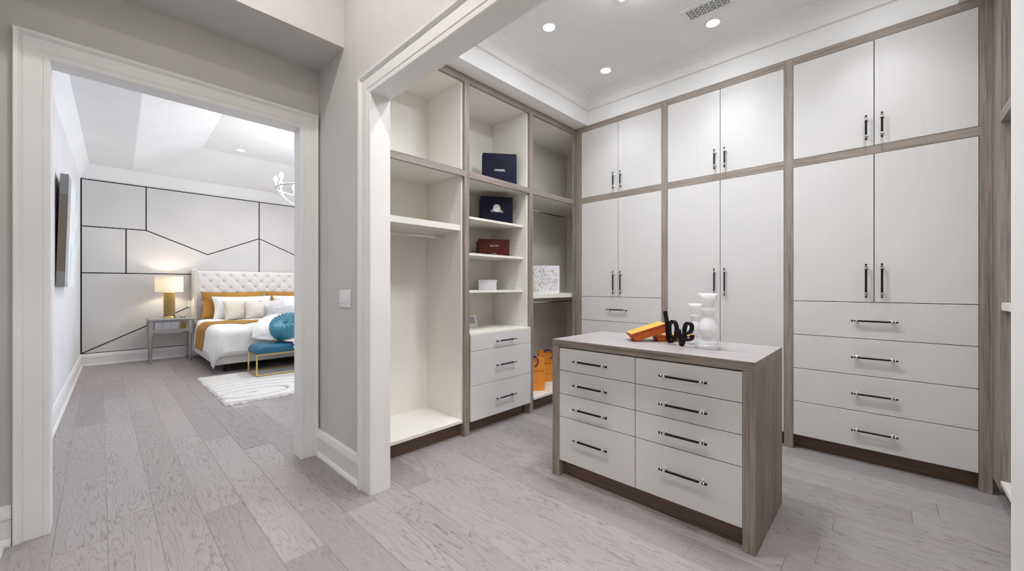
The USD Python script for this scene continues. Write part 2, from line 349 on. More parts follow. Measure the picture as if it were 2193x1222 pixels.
struct('ceiling_003', box(-0.5, XBR + .12, YD1, ZB + .14, 3.75, 3.85), 'ceil')

# casings with mitred corners
def casing(prof, lo, hi, top):
    """prof: (outward offset, proud). returns mesh in (a, z, d) coordinates"""
    V = []
    for w, d in prof: V += [(lo - w, 0, d), (lo - w, top + w, d), (hi + w, top + w, d), (hi + w, 0, d)]
    n = len(prof); Fc = []
    for i in range(n):
        j = (i + 1) % n
        for k in range(3):
            a, b, c, d = i * 4 + k, i * 4 + k + 1, j * 4 + k + 1, j * 4 + k; Fc += [(a, b, c), (a, c, d)]
    m = trimesh.Trimesh(np.array(V, float), np.array(Fc), process=False)
    caps = [prism(Polygon([(s * w + o, d) for w, d in prof]), 0.0005) for s, o in ((-1, lo), (1, hi))]
    for c in caps:
        vv = np.asarray(c.vertices); c.vertices = np.stack([vv[:, 0], vv[:, 2], vv[:, 1]], 1)
    m.fix_normals()
    return cat_([m] + caps)
CP = [(0.0, 0.0), (0.0, 0.014), (0.006, 0.018), (0.026, 0.019), (0.030, 0.016), (0.036, 0.0165), (0.040, 0.020), (0.100, 0.022), (0.104, 0.019), (0.110, 0.026), (0.118, 0.034), (0.134, 0.036), (0.138, 0.032), (0.138, 0.0)]
CB = [(w * .9, d) for w, d in CP]
struct('trim_3', place(casing(CB, DL, DR, DT), (0, YD0, 0), (1, 0, 0), (0, 0, 1), (0, -1, 0)), 'trim')
struct('trim_4', place(casing(CP, JR, JL, JT), (XW0, 0, 0), (0, 1, 0), (0, 0, 1), (-1, 0, 0)), 'trim')
struct('trim_5', cat_([box(DL - .02, DL, YD0, YD1, 0, DT), box(DR, DR + .02, YD0, YD1, 0, DT), box(DL - .02, DR + .02, YD0, YD1, DT, DT + .02)]), 'trim')
struct('trim_6', cat_([box(XW0, XW1, JL, JL + .02, 0, JT), box(XW0, XW1, JR - .02, JR, 0, JT), box(XW0, XW1, JR - .02, JL + .02, JT, JT + .02)]), 'trim')
# baseboards: shoe, flat board, stepped cap
BP = [(0, 0), (0.030, 0), (0.030, 0.012), (0.022, 0.030), (0.016, 0.034), (0.016, 0.128), (0.021, 0.134), (0.021, 0.150), (0.015, 0.185), (0.009, 0.200), (0, 0.200)]
def baseboard(p, q, nrm):
    """along p->q on the floor, standing proud along nrm"""
    p = np.array(p, float); q = np.array(q, float); L = np.linalg.norm(q - p)
    return place(prism(Polygon(BP), L), (*p, 0), (*nrm, 0), (0, 0, 1), (*((q - p) / L), 0))
struct('baseboard_right', baseboard((XW0, JL + .142), (XW0, YD0), (-1, 0)), 'trim')
struct('baseboard_back', cat_([baseboard((-.36, YD0), (DL - .128, YD0), (0, -1)), baseboard((DR + .128, YD0), (XW0, YD0), (0, -1))]), 'trim')
struct('baseboard_left', baseboard((-.36, -1.8), (-.36, YD0), (1, 0)), 'trim')
nl = np.array([1, -0.0197]); nl /= np.linalg.norm(nl)
struct('baseboard_bedroom_left', baseboard((XBL(YD1), YD1), (XBL(ZB), ZB), nl), 'trim')
struct('baseboard_bedroom_back', baseboard((XBL(ZB), ZB + .006), (XBR, ZB + .006), (0, -1)), 'trim')

# ================================================================== HANDLES
def handle(parent, c, axis, nrm, L):
    """black bar with two chrome posts; c: middle on the door's face (world)"""
    c = np.array(c, float); ax = np.array(axis, float); n = np.array(nrm, float); off = 0.034
    b0, b1 = c + n * off - ax * L / 2, c + n * off + ax * L / 2
    s = [0, .004, .02, .5, .98, .996, 1]
    path = [b0 + (b1 - b0) * t for t in (0, .012, .03, .5, .97, .988, 1)]
    obj('handle', tube(path, [.0045, .0068, .0062, .0062, .0062, .0068, .0045], 12), 'blackmetal', parent, smooth=40, world=True)
    for sg in (-1, 1):
        q = c + ax * sg * (L / 2 - .030)
        stem = lathe([(0, 0), (.011, 0), (.011, .003), (.0055, .007), (.0048, .018), (.0065, .024), (.0092, .028), (.0092, .040), (.006, .0445), (0, .0455)], 14)
        e1 = ax; e2 = np.cross(n, e1)
        stem = place(stem, q, e1, e2, n)
        rings = []
        for o in (-.016, .0, ):
            w = q + n * off + ax * (o - (0 if sg < 0 else -.016))
            rings.append(tube([w - ax * .0024, w, w + ax * .0024], .0082, 14))
        obj('handle_post', cat_([stem] + rings), 'chrome', parent, smooth=40, world=True)

# ================================================================== BACK CABINETS (plane x = 3.84)
XF = 3.84
bays = [(1.619, 2.557, [2.095]), (0.608, 1.561, [1.085]), (-0.419, 0.549, [0.070])]
def front(parent, name, y0, y1, z0, z1, g=.0022):
    return obj(name, box(XF - .002, XF + .018, y0 + g, y1 - g, z0 + g, z1 - g, .0012), 'door', parent, world=True)
bl = ['ivory closet cabinet beside the open shelves in the corner, doors over drawers', 'full height ivory cabinet with two tall plain doors, behind the white candle holders', 'ivory cabinet with four wide drawers in full view, nearest the right edge']
for (y0, y1, (ym,)), lab in zip(bays, bl):
    t = thing('closet_cabinet', lab, 'cabinet', (XF, (y0 + y1) / 2, 0))
    obj('carcass', box(XF + .019, 4.42, y0 + .001, y1 - .001, .115, 3.07), 'gap', t, world=True)
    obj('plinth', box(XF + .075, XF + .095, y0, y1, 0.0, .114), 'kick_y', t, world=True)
    for ya, yb, s in ((ym, y1, 1), (y0, ym, -1)):
        d = front(t, 'door', ya, yb, 2.312, 3.070)
        handle(d, (XF - .002, ym + s * .042, 2.44), (0, 0, 1), (-1, 0, 0), .178)
    own = {2.557: [(2.557, 2.634)], 1.561: [(1.561, 1.619)], 0.549: [(0.549, 0.608), (-0.474, -0.419)]}[y1]
    for ya, yb in own: obj('post', box(XF - .004, XF + .10, ya, yb, 0, 3.13, .001), 'wood_z', t, world=True)
    for za, zb in ((2.252, 2.312), (3.070, 3.13)): obj('rail', box(XF - .003, XF + .018, y0, y1, za, zb), 'wood_y', t, world=True)
    zl = .115 if bays.index((y0, y1, [ym])) == 1 else 1.183
    for ya, yb, s in ((ym, y1, 1), (y0, ym, -1)):
        d = front(t, 'door', ya, yb, zl, 2.252)
        handle(d, (XF - .002, ym + s * .042, 1.339), (0, 0, 1), (-1, 0, 0), .243)
    if zl > 1:
        for za, zb in ((.917, 1.183), (.649, .917), (.385, .649), (.115, .385)):
            d = front(t, 'drawer', y0, y1, za, zb)
            handle(d, (XF - .002, ym, (za + zb) / 2 - .002), (0, 1, 0), (-1, 0, 0), .248)
# ================================================================== LEFT OPEN SHELVES (plane y = 2.64)
YF, YBK = 2.64, 3.188
def zf(z, y=YF): return 1.3 + (z - 1.3) * y / 2.66      # heights measured on the plane y = 2.66
PX = [(1.300, 1.335), (2.168, 2.222), (3.020, 3.075), (3.800, 3.900)]
def open_unit(label, xa, xb, fx, posts):
    t = thing('open_wardrobe', label, 'open wardrobe', ((xa + xb) / 2, YF, 0))
    B = lambda nm, *a, m='shelf': obj(nm, box(*a, .0008), m, t, world=True)
    for i in posts: obj('post', box(*PX[i], YF - .003, YF + (.11 if i < 3 else .02), 0, 3.13, .001), 'wood_z', t, world=True)
    for za, zb in ((2.247, 2.302), (3.065, 3.13)): obj('rail', box(xa, min(xb, 3.800), YF - .002, YF + .022, za, zb), 'wood_x', t, world=True)
    B('back_panel', xa, xb, YBK - .012, YBK, .12, 3.10)
    for s in ((xa, xa + .018), (xb - .018, xb)): B('side_panel', s[0], s[1], YF + .024, YBK - .012, .12, 3.10)
    B('top_panel', xa + .018, xb - .018, YF + .024, YBK - .012, 3.075, 3.10)
    B('fixed_shelf', xa + .018, xb - .018, YF + .024, YBK - .012, 2.262, 2.303)
    B('floor_panel', xa + .018, fx, YF - .001, YBK - .012, .125, .150)
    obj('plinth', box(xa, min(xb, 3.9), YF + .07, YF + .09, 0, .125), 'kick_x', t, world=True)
    return t, B
def hang_rod(t, xa, xb, y, z):
    pts = [(xa, y, z), ((xa + xb) / 2, y, z), (xb, y, z)]
    m = tube(pts, .0125, 14); v = np.asarray(m.vertices); v[:, 2] = z + (v[:, 2] - z) * 1.2; m.vertices = v
    obj('hanging_rod', m, 'chrome', t, smooth=40, world=True)
    for xx, s in ((xa, 1), (xb, -1)):
        obj('rod_bracket', box(xx, xx + s * .006, y - .016, y + .016, z - .024, z + .016, .002), 'chrome', t, world=True)
# bay 1
t, B = open_unit('tall open hanging wardrobe with one upper shelf, next to the white opening jamb', 1.335, 2.168, 2.150, (0, 1))
B('shelf', 1.353, 2.150, YF + .035, YBK - .012, zf(1.785), zf(1.835))
hang_rod(t, 1.353, 2.150, 2.90, 1.735)
# bay 2: shelf tower over drawers
t, B = open_unit('narrow open shelf tower holding boxes above three ivory drawers', 2.222, 3.020, 3.002, (2,))
SH = {}
for z in (1.927, 1.600, 1.262):
    B('shelf', 2.240, 3.002, 2.712, YBK - .012, z - .022, z); SH[z] = z
B('drawer_top', 2.222, 3.020, YF - .018, YBK - .012, .866, .886)
for za, zb in ((.732, .864), (.425, .729), (.118, .422)):
    d = obj('drawer', box(2.224, 3.018, YF - .02, YF - .002, za, zb, .0012), 'door', t, world=True)
    handle(d, (2.64, YF - .02, (za + zb) / 2 - .002), (1, 0, 0), (0, -1, 0), .262)
pins = []
for yy in (2.80, 3.12):
    for k in range(26):
        z = .98 + .047 * k
        if z > 2.2: break
        pins.append(trimesh.creation.cylinder(.0035, .003, sections=8, transform=trimesh.transformations.translation_matrix((3.0015, yy, z)) @ trimesh.transformations.rotation_matrix(math.pi / 2, (0, 1, 0))))
obj('shelf_pin_hole', cat_(pins), plain('pin_hole_shade', (0.42, 0.39, 0.33), 0.7), t, world=True, kind='stuff')
# bay 3: runs into the corner behind the back cabinets
t, B = open_unit('deep corner wardrobe with a double hanging rail, holding the orange paper bags', 3.075, 4.43, 4.412, (3,))
B('shelf', 3.093, 4.412, YF + .03, YBK - .012, 1.172, 1.218)
hang_rod(t, 3.093, 4.412, 2.90, 2.155)
hang_rod(t, 3.093, 4.412, 2.84, 1.120)
for (a, b) in ((3.84, 4.43),):
    pass

# ================================================================== RIGHT OPEN UNIT (plane y = -0.474)
YR = -0.474
t = thing('open_wardrobe', 'dark open wardrobe half hidden by the right jamb, with white shelf and floor', 'open wardrobe', (2.6, YR, 0))
B = lambda nm, *a, m='shelf': obj(nm, box(*a, .0008), m, t, world=True)
B('back_panel', 1.34, 4.43, -1.055, -1.043, .12, 3.10)
B('side_panel', 4.412, 4.43, -1.043, YR - .052, .12, 3.10)
B('side_panel', 1.34, 1.358, -1.043, YR - .052, .12, 3.10)
B('top_panel', 1.358, 4.412, -1.043, YR - .052, 3.075, 3.10)
B('fixed_shelf', 1.358, 4.412, -1.043, YR - .052, 2.262, 2.303)
B('shelf', 1.358, 3.60, -1.043, YR - .002, 1.162, 1.205)
B('floor_panel', 1.358, 3.598, -1.043, YR + .001, .150, .175)
obj('post', box(3.60, 3.8355, YR - .05, YR, 0.11, 3.13, .001), 'wood_z', t, world=True)
obj('post', box(1.300, 1.34, YR - .05, YR, 0, 3.13, .001), 'wood_z', t, world=True)
obj('rail', box(1.34, 3.60, YR - .05, YR, 2.252, 2.312), 'wood_x', t, world=True)
obj('rail', box(1.34, 3.8355, YR - .02, YR + .002, 3.07, 3.13), 'wood_x', t, world=True)
obj('plinth', box(1.34, 3.82, YR - .09, YR - .07, 0, .11), 'kick_x', t, world=True)

# ================================================================== ISLAND
IX0, IX1, IY0, IY1, IZ = 2.17, 2.828, 0.458, 1.685, .933
isl = thing('dresser_island', 'taupe oak drawer island standing in the middle of the closet floor', 'island', ((IX0 + IX1) / 2, (IY0 + IY1) / 2, 0))
obj('countertop', box(IX0, IX1, IY0, IY1, IZ - .046, IZ, .0012), 'wood_y', isl, world=True)
obj('counter_veneer', box(IX0 + .001, IX1 - .001, IY0 + .001, IY1 - .001, IZ - .0005, IZ + .0008), 'top', isl, world=True, label='pale washed top surface')
for ya, yb in ((IY0, .513), (1.627, IY1)): obj('side_panel', box(IX0, IX1, ya, yb, 0, IZ - .0465, .001), 'wood_z', isl, world=True)
obj('carcass', box(IX0 + .022, IX1 - .019, .5135, 1.6265, .115, IZ - .047), 'gap', isl, world=True)
obj('back_panel', box(IX1 - .018, IX1 - .002, .5135, 1.6265, .1, IZ - .047), 'wood_z', isl, world=True)
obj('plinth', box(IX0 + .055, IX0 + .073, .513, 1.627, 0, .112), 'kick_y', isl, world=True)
YM = 1.073
for ya, yb in ((YM, 1.627), (.513, YM)):
    for za, zb in ((.727, .882), (.569, .727), (.412, .569), (.112, .412)):
        d = obj('drawer', box(IX0 + .002, IX0 + .020, ya + .002, yb - .002, za + .002, zb - .002, .0012), 'door', isl, world=True)
        zh = (za + zb) / 2 if zb - za < .2 else zb - .125
        handle(d, (IX0 + .002, (ya + yb) / 2 + (.018 if ya == YM else -.0), zh), (0, 1, 0), (-1, 0, 0), .252)

# ================================================================== THINGS ON THE SHELVES
def gift_box(name, label, c, rot, w, d, h, m, texts=(), lidh=0.03, tm='print'):
    """standing box whose lid faces the front (-y local)"""
    t = thing(name, label, 'box', c, rot)
    obj('box_base', box(-w / 2 - .004, w / 2 - .004, lidh * .4, d, 0, h - .012, .002), m, t)
    obj('lid', box(-w / 2, w / 2, 0, lidh, 0, h, .002), m, t)
    for s, hh, z, bold in texts:
        tx = meshkit.text_mesh(s, hh, .0008, bold); wd = tx.bounds[1][0]
        obj('lettering', place(tx, (-wd / 2, -.0005, z), (1, 0, 0), (0, 0, 1), (0, -1, 0)), tm, t)
    return t
gift_box('gift_box', 'large navy gift box with white capitals on the upper open shelf', (2.803, 2.85, 2.3035), -38, .345, .08, .345, 'navy', [('CHANEL', .0205, .165, True)])
nb = gift_box('gift_box', 'navy gift box with a white paper flower, one shelf below the large navy box', (2.765, 2.85, 1.9275), -32, .325, .12, .275, 'navy', [('CHANEL', .0235, .120, True)])
fl_ = []
for k in range(11):
    a = 2 * math.pi * k / 11; e = trimesh.creation.icosphere(2, 1.0); e.apply_scale((.014, .004, .011)); e.apply_transform(trimesh.transformations.rotation_matrix(-a, (0, 1, 0)))
    e.apply_translation((.022 * math.cos(a), -.004, .022 * math.sin(a))); fl_.append(e)
e = trimesh.creation.icosphere(2, 1.0); e.apply_scale((.024, .008, .024)); e.apply_translation((0, -.004, 0)); fl_.append(e)
e = cat_(fl_); e.apply_scale((1.13, 1, 1.13)); e.apply_translation((-.005, 0, .160)); obj('paper_flower', e, 'print', nb, smooth=40, label='white scalloped paper flower')
gift_box('gift_box', 'dark brown gift box with pale capitals on the middle open shelf', (2.735, 2.86, 1.6005), -32, .312, .16, .172, 'brownbox', [('G U C C I', .0155, .098, True), ('GUCCI', .009, .022, False)], tm='goldprint')
t = thing('shoe_box', 'small white lidded box on the lowest open shelf above the drawers', 'box', (2.70, 2.92, 1.2625), -32)
obj('box_base', box(-.092, .092, .003, .13, 0, .080, .002), 'whitebox', t)
obj('lid', box(-.097, .097, 0, .134, .078, .102, .002), 'whitebox', t)
# small silver frame, half hidden by the oak post
t = thing('photo_frame', 'small silver picture frame on top of the open drawers, half hidden by the post', 'picture frame', (2.565, 3.03, .8865), -25)
fo = Polygon([(-.07, 0), (.07, 0), (.052, .115), (-.052, .115)]).buffer(.006); fi = Polygon([(-.052, .032), (.050, .032), (.040, .100), (-.042, .100)])
tilt = lambda m: place(m, (0, 0, .006), (1, 0, 0), (0, .16, .987), (0, -.987, .16))
obj('frame', tilt(prism(fo.difference(fi), .012)), 'white_plastic', t)
obj('picture', tilt(prism(fi, .006)), 'photo', t)
obj('strut', rod((0, .012, .07), (0, .06, 0.004), .004, 8), 'white_plastic', t)
# white floral gift box
t = thing('gift_box', 'square white gift box printed with gold flowers on the corner wardrobe shelf', 'box', (3.515, 2.83, 1.2185), -40)
obj('box_base', box(-.162, .162, .012, .13, 0, .312, .002), 'whitebox', t)
obj('lid', box(-.165, .165, 0, .035, 0, .316, .002), 'whitebox', t)
tx = meshkit.text_mesh('DIOR', .026, .0008); tx.apply_scale((1.5, 1, 1)); wd = tx.bounds[1][0]
M['greyprint'] = plain('soft_grey_print', (0.42, 0.37, 0.29), 0.5)
obj('lettering', place(tx, (-wd / 2, -.0005, .152), (1, 0, 0), (0, 0, 1), (0, -1, 0)), 'greyprint', t)
gp, lp = [], []
for (fx, fz, s) in ((.085, .25, 1.2), (-.03, .275, 1.0), (-.15, .24, .8), (-.12, .07, 1.1), (.06, .05, .6), (.10, .12, .55), (-.06, .10, .5), (.0, .21, .5)):
    for k in range(7):
        a = 2 * math.pi * k / 7 + fx * 9
        p = Polygon([(fx + s * (.004 * math.cos(a + 1.5)), fz + s * .004 * math.sin(a + 1.5)), (fx + s * .012 * math.cos(a + .4), fz + s * .012 * math.sin(a + .4)), (fx + s * .021 * math.cos(a), fz + s * .021 * math.sin(a)), (fx + s * .012 * math.cos(a - .4), fz + s * .012 * math.sin(a - .4))])
        q = p.intersection(shapely.box(-.16, .005, .16, .31))
        if not q.is_empty and q.area > 1e-6: (gp if s > .7 else lp).append(prism(q.buffer(0), .0006))
for k in range(210):
    fx, fz = rng.uniform(-.15, .15), rng.uniform(.02, .30)
    if abs(fz - .165) < .024 and abs(fx) < .075: continue
    a = rng.uniform(0, 6.28); c = [(fx + .018 * u * math.cos(a + u * 1.6), fz + .018 * u * math.sin(a + u * 1.6)) for u in np.linspace(-1, 1, 6)]
    q = LineString(c).buffer(.0008, cap_style=2).intersection(shapely.box(-.16, .005, .16, .31))
    if q.area > 1e-6 and q.geom_type == 'Polygon': lp.append(prism(q, .0006))
pf = lambda m: place(m, (0, -.0003, 0), (1, 0, 0), (0, 0, 1), (0, -1, 0))
obj('gold_flower_print', pf(cat_(gp)), 'goldprint', t); 
obj('foliage_print', pf(cat_(lp)), 'greyprint', t)
# orange paper carrier bags
def bag(label, c, rot, w, d, h):
    t = thing('paper_bag', label, 'paper bag', c, rot)
    v = [(-w / 2, 0, 0), (w / 2, 0, 0), (w / 2, d, 0), (-w / 2, d, 0), (-w / 2, d * .22, h), (w / 2, d * .22, h), (w / 2, d * .78, h), (-w / 2, d * .78, h)]
    f = [(0, 1, 5), (0, 5, 4), (1, 2, 6), (1, 6, 5), (2, 3, 7), (2, 7, 6), (3, 0, 4), (3, 4, 7), (0, 2, 1), (0, 3, 2)]
    outer = trimesh.Trimesh(np.array(v, float), np.array(f), process=False)
    inner = outer.copy(); inner.invert(); inner.apply_scale((.985, .96, 1)); inner.apply_translation((0, d * .02, .002))
    obj('bag_body', cat_([outer, inner]), 'bagorange', t)
    n = np.array([0, -1, d * .22 / h]); n /= np.linalg.norm(n); up = np.array([0, d * .22 / h, 1]); up /= np.linalg.norm(up)
    for s, hh, z in (('LOUIS VUITTON', .0205, h * .56), ('MALLETIER A PARIS', .006, h * .24)):
        tx = meshkit.text_mesh(s, hh, .0008); wd = tx.bounds[1][0]
        obj('lettering', place(tx, np.array((-wd / 2, 0, 0)) + up * z + n * .0003, (1, 0, 0), up, n), 'bagprint', t)
    obj('bag_fold', box(-w / 2 + .001, w / 2 - .001, d * .05, d * .05 + .001, h * .14, h * .143), 'bagprint', t) if False else None
    for yy, s in ((d * .2, -1), (d * .79, 1)):
        pts = [(-w * .22, yy + s * .003, h - .02), (-w * .22, yy + s * .004, h), (-w * .18, yy + s * .010, h + .004), (0, yy + s * .02, h + .003), (w * .12, yy + s * .02, h - .004), (w * .20, yy + s * .016, h - .035), (w * .16, yy + s * .012, h - .075), (w * .05, yy + s * .01, h - .095)] if s < 0 else \
              [(-w * .22, yy, h - .03), (-w * .2, yy - .004, h - .012), (0, yy - .006, h + .004), (w * .2, yy - .004, h - .012), (w * .22, yy, h - .03)]
        pp = np.array(pts); tt = np.linspace(0, 1, len(pp)); from scipy.interpolate import CubicSpline
        obj('cord_handle', tube(CubicSpline(tt, pp)(np.linspace(0, 1, 24)), .006, 8), 'bluecord', t, smooth=40)
bag('orange paper carrier bag with blue cord handle, in front on the wardrobe floor', (3.285, 2.805, .1505), -36, .245, .10, .365)
bag('orange paper carrier bag standing behind the bag with the drooping blue cord', (3.735, 2.95, .1505), -36, .245, .10, .37)

# ================================================================== THINGS ON THE ISLAND
def candle(label, c, s):
    K = .00274 / 8.73
    pr = [(0, 1130), (232, 1130), (242, 1118), (245, 1092), (240, 1064), (228, 1052), (213, 1050), (211, 1034), (200, 1004), (172, 982), (132, 970), (112, 962), (94, 950), (90, 918), (118, 872), (158, 830), (186, 800), (197, 778), (196, 752), (180, 700), (150, 640), (112, 585), (84, 560), (76, 545), (92, 510), (116, 470), (138, 438), (142, 415), (132, 395), (100, 375), (86, 350), (104, 336), (112, 318), (106, 300), (112, 280), (130, 230), (148, 150), (156, 128), (186, 118), (192, 104), (184, 95), (150, 96), (146, 108), (110, 118), (0, 120)]
    P = [(r * K * s * .91, (1130 - y) * K * s) for r, y in pr]
    t = thing('candle_holder', label, 'candle holder', c)
    obj('holder_body', lathe(P, 48), 'opal', t, smooth=28)
candle('tall white opal glass candle holder at the front of the island top', (2.475, .767, IZ + .0008), 1.0)
candle('shorter white opal candle holder behind the tall one', (2.61, .887, IZ + .0008), .79)
# black "love" word in ribbon script: strokes on an upright plane, extruded
DIRL = np.array([-.5, -.866, 0]); PL = np.array([2.47, .96])
nL = np.array([-.866, .5])                     # normal of the plane, towards the camera side
def onplane(u, v):
    D = Fv[:2] + (u - 1096.5) / FOC * Rv[:2]; d = (PL @ nL) / (D @ nL); P = D * d
    return ((P - PL) @ DIRL[:2], 1.3 - (v - 612.5) / FOC * d)
def stroke(px, wpx):
    from scipy.interpolate import CubicSpline
    p = np.array([(1400 + (a - 16) / 8.73, 620 + b / 8.73) for a, b in px]); tt = np.concatenate([[0], np.cumsum(np.linalg.norm(np.diff(p, axis=0), axis=1))])
    q = CubicSpline(tt, p)(np.linspace(0, tt[-1], 40)); return LineString([onplane(*k) for k in q]).buffer(wpx * .0029 * .39, cap_style=2)
parts = [stroke([(205, 432), (232, 600), (250, 760), (262, 930), (300, 1000), (355, 985), (400, 900), (420, 780), (400, 660), (350, 615), (300, 650), (285, 780), (310, 890), (375, 920), (430, 850), (465, 778)], 6.4),
         stroke([(455, 780), (480, 900), (510, 1065)], 7.0), stroke([(510, 1065), (540, 960), (570, 860), (650, 840), (700, 760), (680, 670), (620, 655), (575, 720), (565, 860), (600, 960), (660, 970), (700, 880)], 6.2)]
lov = unary_union(parts).buffer(.0008); lov = shapely.affinity.translate(lov, 0, IZ + .0008 - lov.bounds[1])
lm = place(prism(lov, .020), (PL[0], PL[1], 0), DIRL, (0, 0, 1), (-nL[0], -nL[1], 0))
lm.apply_translation((-PL[0], -PL[1], -IZ - .0008))
obj('love_lettering', lm, 'lacquer', thing('word_ornament', 'glossy black script ornament spelling love, beside the candle holders', 'ornament', (PL[0], PL[1], IZ + .0008)), smooth=30)
# orange lidded boxes: one flat, one tipped on its edge against it
def tray_box(t, L, W, Hh, T):
    """tapered tray with overhanging lid; local: length x, width y; T 4x4"""
    k = .016
    b = [(k, k, 0), (L - k, k, 0), (L - k, W - k, 0), (k, W - k, 0), (.003, .003, Hh * .62), (L - .003, .003, Hh * .62), (L - .003, W - .003, Hh * .62), (.003, W - .003, Hh * .62)]
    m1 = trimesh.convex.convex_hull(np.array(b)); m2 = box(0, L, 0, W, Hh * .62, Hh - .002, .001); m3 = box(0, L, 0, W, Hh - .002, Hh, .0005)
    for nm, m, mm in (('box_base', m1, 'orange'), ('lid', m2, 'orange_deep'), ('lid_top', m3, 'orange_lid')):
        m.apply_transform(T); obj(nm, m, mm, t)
RM = trimesh.transformations.rotation_matrix
t = thing('orange_box', 'flat orange lidded box lying behind the black word ornament', 'box', (2.531, 1.101, IZ + .0008), -50)
tray_box(t, .25, .13, .042, np.eye(4))
t = thing('orange_box', 'tipped orange box with amber lid leaning up on the flat orange box', 'box', (2.420, 1.205, IZ + .0016), -50)
tray_box(t, .235, .155, .058, RM(-math.radians(18), (0, 1, 0), (.016, 0, 0)))

# ================================================================== CLOSET CEILING
def downlight(x, y, z, m, label, group=None, r=.047, cone=68.0, beam=(SPOT_C, (0.95, 0.98, 1.03))):
    t = thing('downlight', label, 'ceiling light', (x, y, z), group=group)
    tr_ = lathe([(r, 0), (r + .002, -.004), (r + .014, -.005), (r + .017, -.002), (r + .017, 0)], 32)
    obj('trim_ring', tr_, 'white_plastic', t, smooth=40)
    d = trimesh.creation.cylinder(r - .001, .002, sections=32); d.apply_translation((0, 0, -.0015)); obj('lens', d, m, t)
    sp = UsdLux.SphereLight.Define(stage, str(t.GetPath()) + '/lamp_beam'); sp.CreateRadiusAttr(.045); sp.CreateIntensityAttr(beam[0]); sp.CreateColorAttr(Gf.Vec3f(*beam[1]))
    sa = UsdLux.ShapingAPI.Apply(sp.GetPrim()); sa.CreateShapingConeAngleAttr(cone); sa.CreateShapingConeSoftnessAttr(1.0)
    UsdGeom.Xformable(sp).AddTranslateOp().Set(Gf.Vec3d(0, 0, -.05))
for x_, y_, lab in ((2.536, 2.003, 'round glowing ceiling downlight above the hanging wardrobe, leftmost in the closet'), (3.408, 1.017, 'round glowing ceiling downlight beside the perforated vent grille'), (3.43, 2.003, 'round glowing ceiling downlight nearest the closet corner')):
    downlight(x_, y_, H_CL, M['down_c'], lab, cone=52.0 if x_ > 3 else 68.0, beam=(SPOT_C * (1.1 if x_ > 3 else 1.2), (0.95, 0.98, 1.03)))
for x_, y_ in ((2.536, 1.017), (2.536, .03), (3.42, .03), (1.75, 2.0), (1.75, 1.017), (1.75, .03)):
    downlight(x_, y_, H_CL, M['down_c'], 'round ceiling downlight of the closet outside the picture', 'closet downlights out of view', cone=52.0 if x_ > 3 else 68.0, beam=(SPOT_C * (1.2 if x_ > 3 else 1.7 if x_ < 2 else 1.25), (0.95, 0.98, 1.03)))
# square flush lamp in the middle
t = thing('flush_ceiling_light', 'square white ceiling light at the top edge, only its corner in view', 'ceiling light', (2.473, 1.252, H_CL))
obj('housing', box(-.17, .17, -.17, .17, -.035, 0, .004), 'white_plastic', t)
obj('diffuser', box(-.16, .16, -.16, .16, -.042, -.035, .003), glow('flush_light_glow', (0.95, .98, 1.03), FLUSH), t)
# perforated supply grille
t = thing('ceiling_vent', 'white perforated air vent grille on the closet ceiling', 'vent', (3.18, .985, H_CL))
VX, VY = .125, .30
cut = []
for i in range(8):
    for j in range(3):
        cx_, cy_ = -VX / 2 + .024 + j * .0385, -VY / 2 + .025 + i * .0357
        for k in range(4):
            a = math.pi / 2 * k + .785
            cut.append(Polygon([(cx_ + .006 * math.cos(a) , cy_ + .006 * math.sin(a)), (cx_ + .0155 * math.cos(a + .66), cy_ + .0155 * math.sin(a + .66)), (cx_ + .0225 * math.cos(a), cy_ + .0225 * math.sin(a)), (cx_ + .0155 * math.cos(a - .66), cy_ + .0155 * math.sin(a - .66))]))
        cut.append(shapely.Point(cx_ + .019, cy_).buffer(.005, 3)); cut.append(shapely.Point(cx_, cy_ + .018).buffer(.005, 3))
face = shapely.box(-VX / 2, -VY / 2, VX / 2, VY / 2).difference(unary_union(cut))
obj('grille', place(prism(face, .004), (0, 0, -.010), (1, 0, 0), (0, 1, 0), (0, 0, 1)), 'white_plastic', t)
fr = shapely.box(-VX / 2 - .028, -VY / 2 - .028, VX / 2 + .028, VY / 2 + .028).difference(shapely.box(-VX / 2, -VY / 2, VX / 2, VY / 2))
obj('frame', place(prism(fr, .010), (0, 0, -.011), (1, 0, 0), (0, 1, 0), (0, 0, 1)), 'white_plastic', t)
obj('duct', box(-VX / 2, VX / 2, -VY / 2, VY / 2, -.003, -.0005), 'grille_dark', t)

# ================================================================== HALL
for x_, y_ in ((.42, 1.86), (.42, .5), (.42, -1.0)):
    downlight(x_, y_, H_HALL, M['down_h'], 'round ceiling downlight of the hall outside the picture', 'hall downlights out of view', beam=(SPOT_H, (1.0, 0.975, 0.95)))
t = thing('light_switch', 'white triple light switch plate on the grey wall beside the closet opening', 'light switch', (XW0, 2.712, 1.215))
obj('plate', box(-.007, 0, -.086, .086, -.060, .060, .003), 'white_plastic', t)
for k in (-1, 0, 1):
    r_ = box(-.012, -.007, k * .046 - .0165, k * .046 + .0165, -.033, .033, .002); v = np.asarray(r_.vertices); v[:, 0] += np.where((v[:, 0] < -.009) & (v[:, 2] > 0), .003, 0); r_.vertices = v
    obj('rocker', r_, 'white_plastic', t)

# ================================================================== BEDROOM
for x_, y_ in ((1.67, 8.08),):
    downlight(x_, y_, zu, M['down_b'], 'round glowing downlight on the bedroom tray ceiling', None, .055, 68.0, (SPOT_B, (1, .98, .96)))
for x_, y_ in ((2.87, 8.08), (1.67, 5.2), (2.87, 5.2), (2.95, 6.6)):
    downlight(x_, y_, zu, M['down_b'], 'round bedroom ceiling downlight outside the picture', 'bedroom downlights out of view', .055, 68.0, (SPOT_B, (1, .98, .96)))
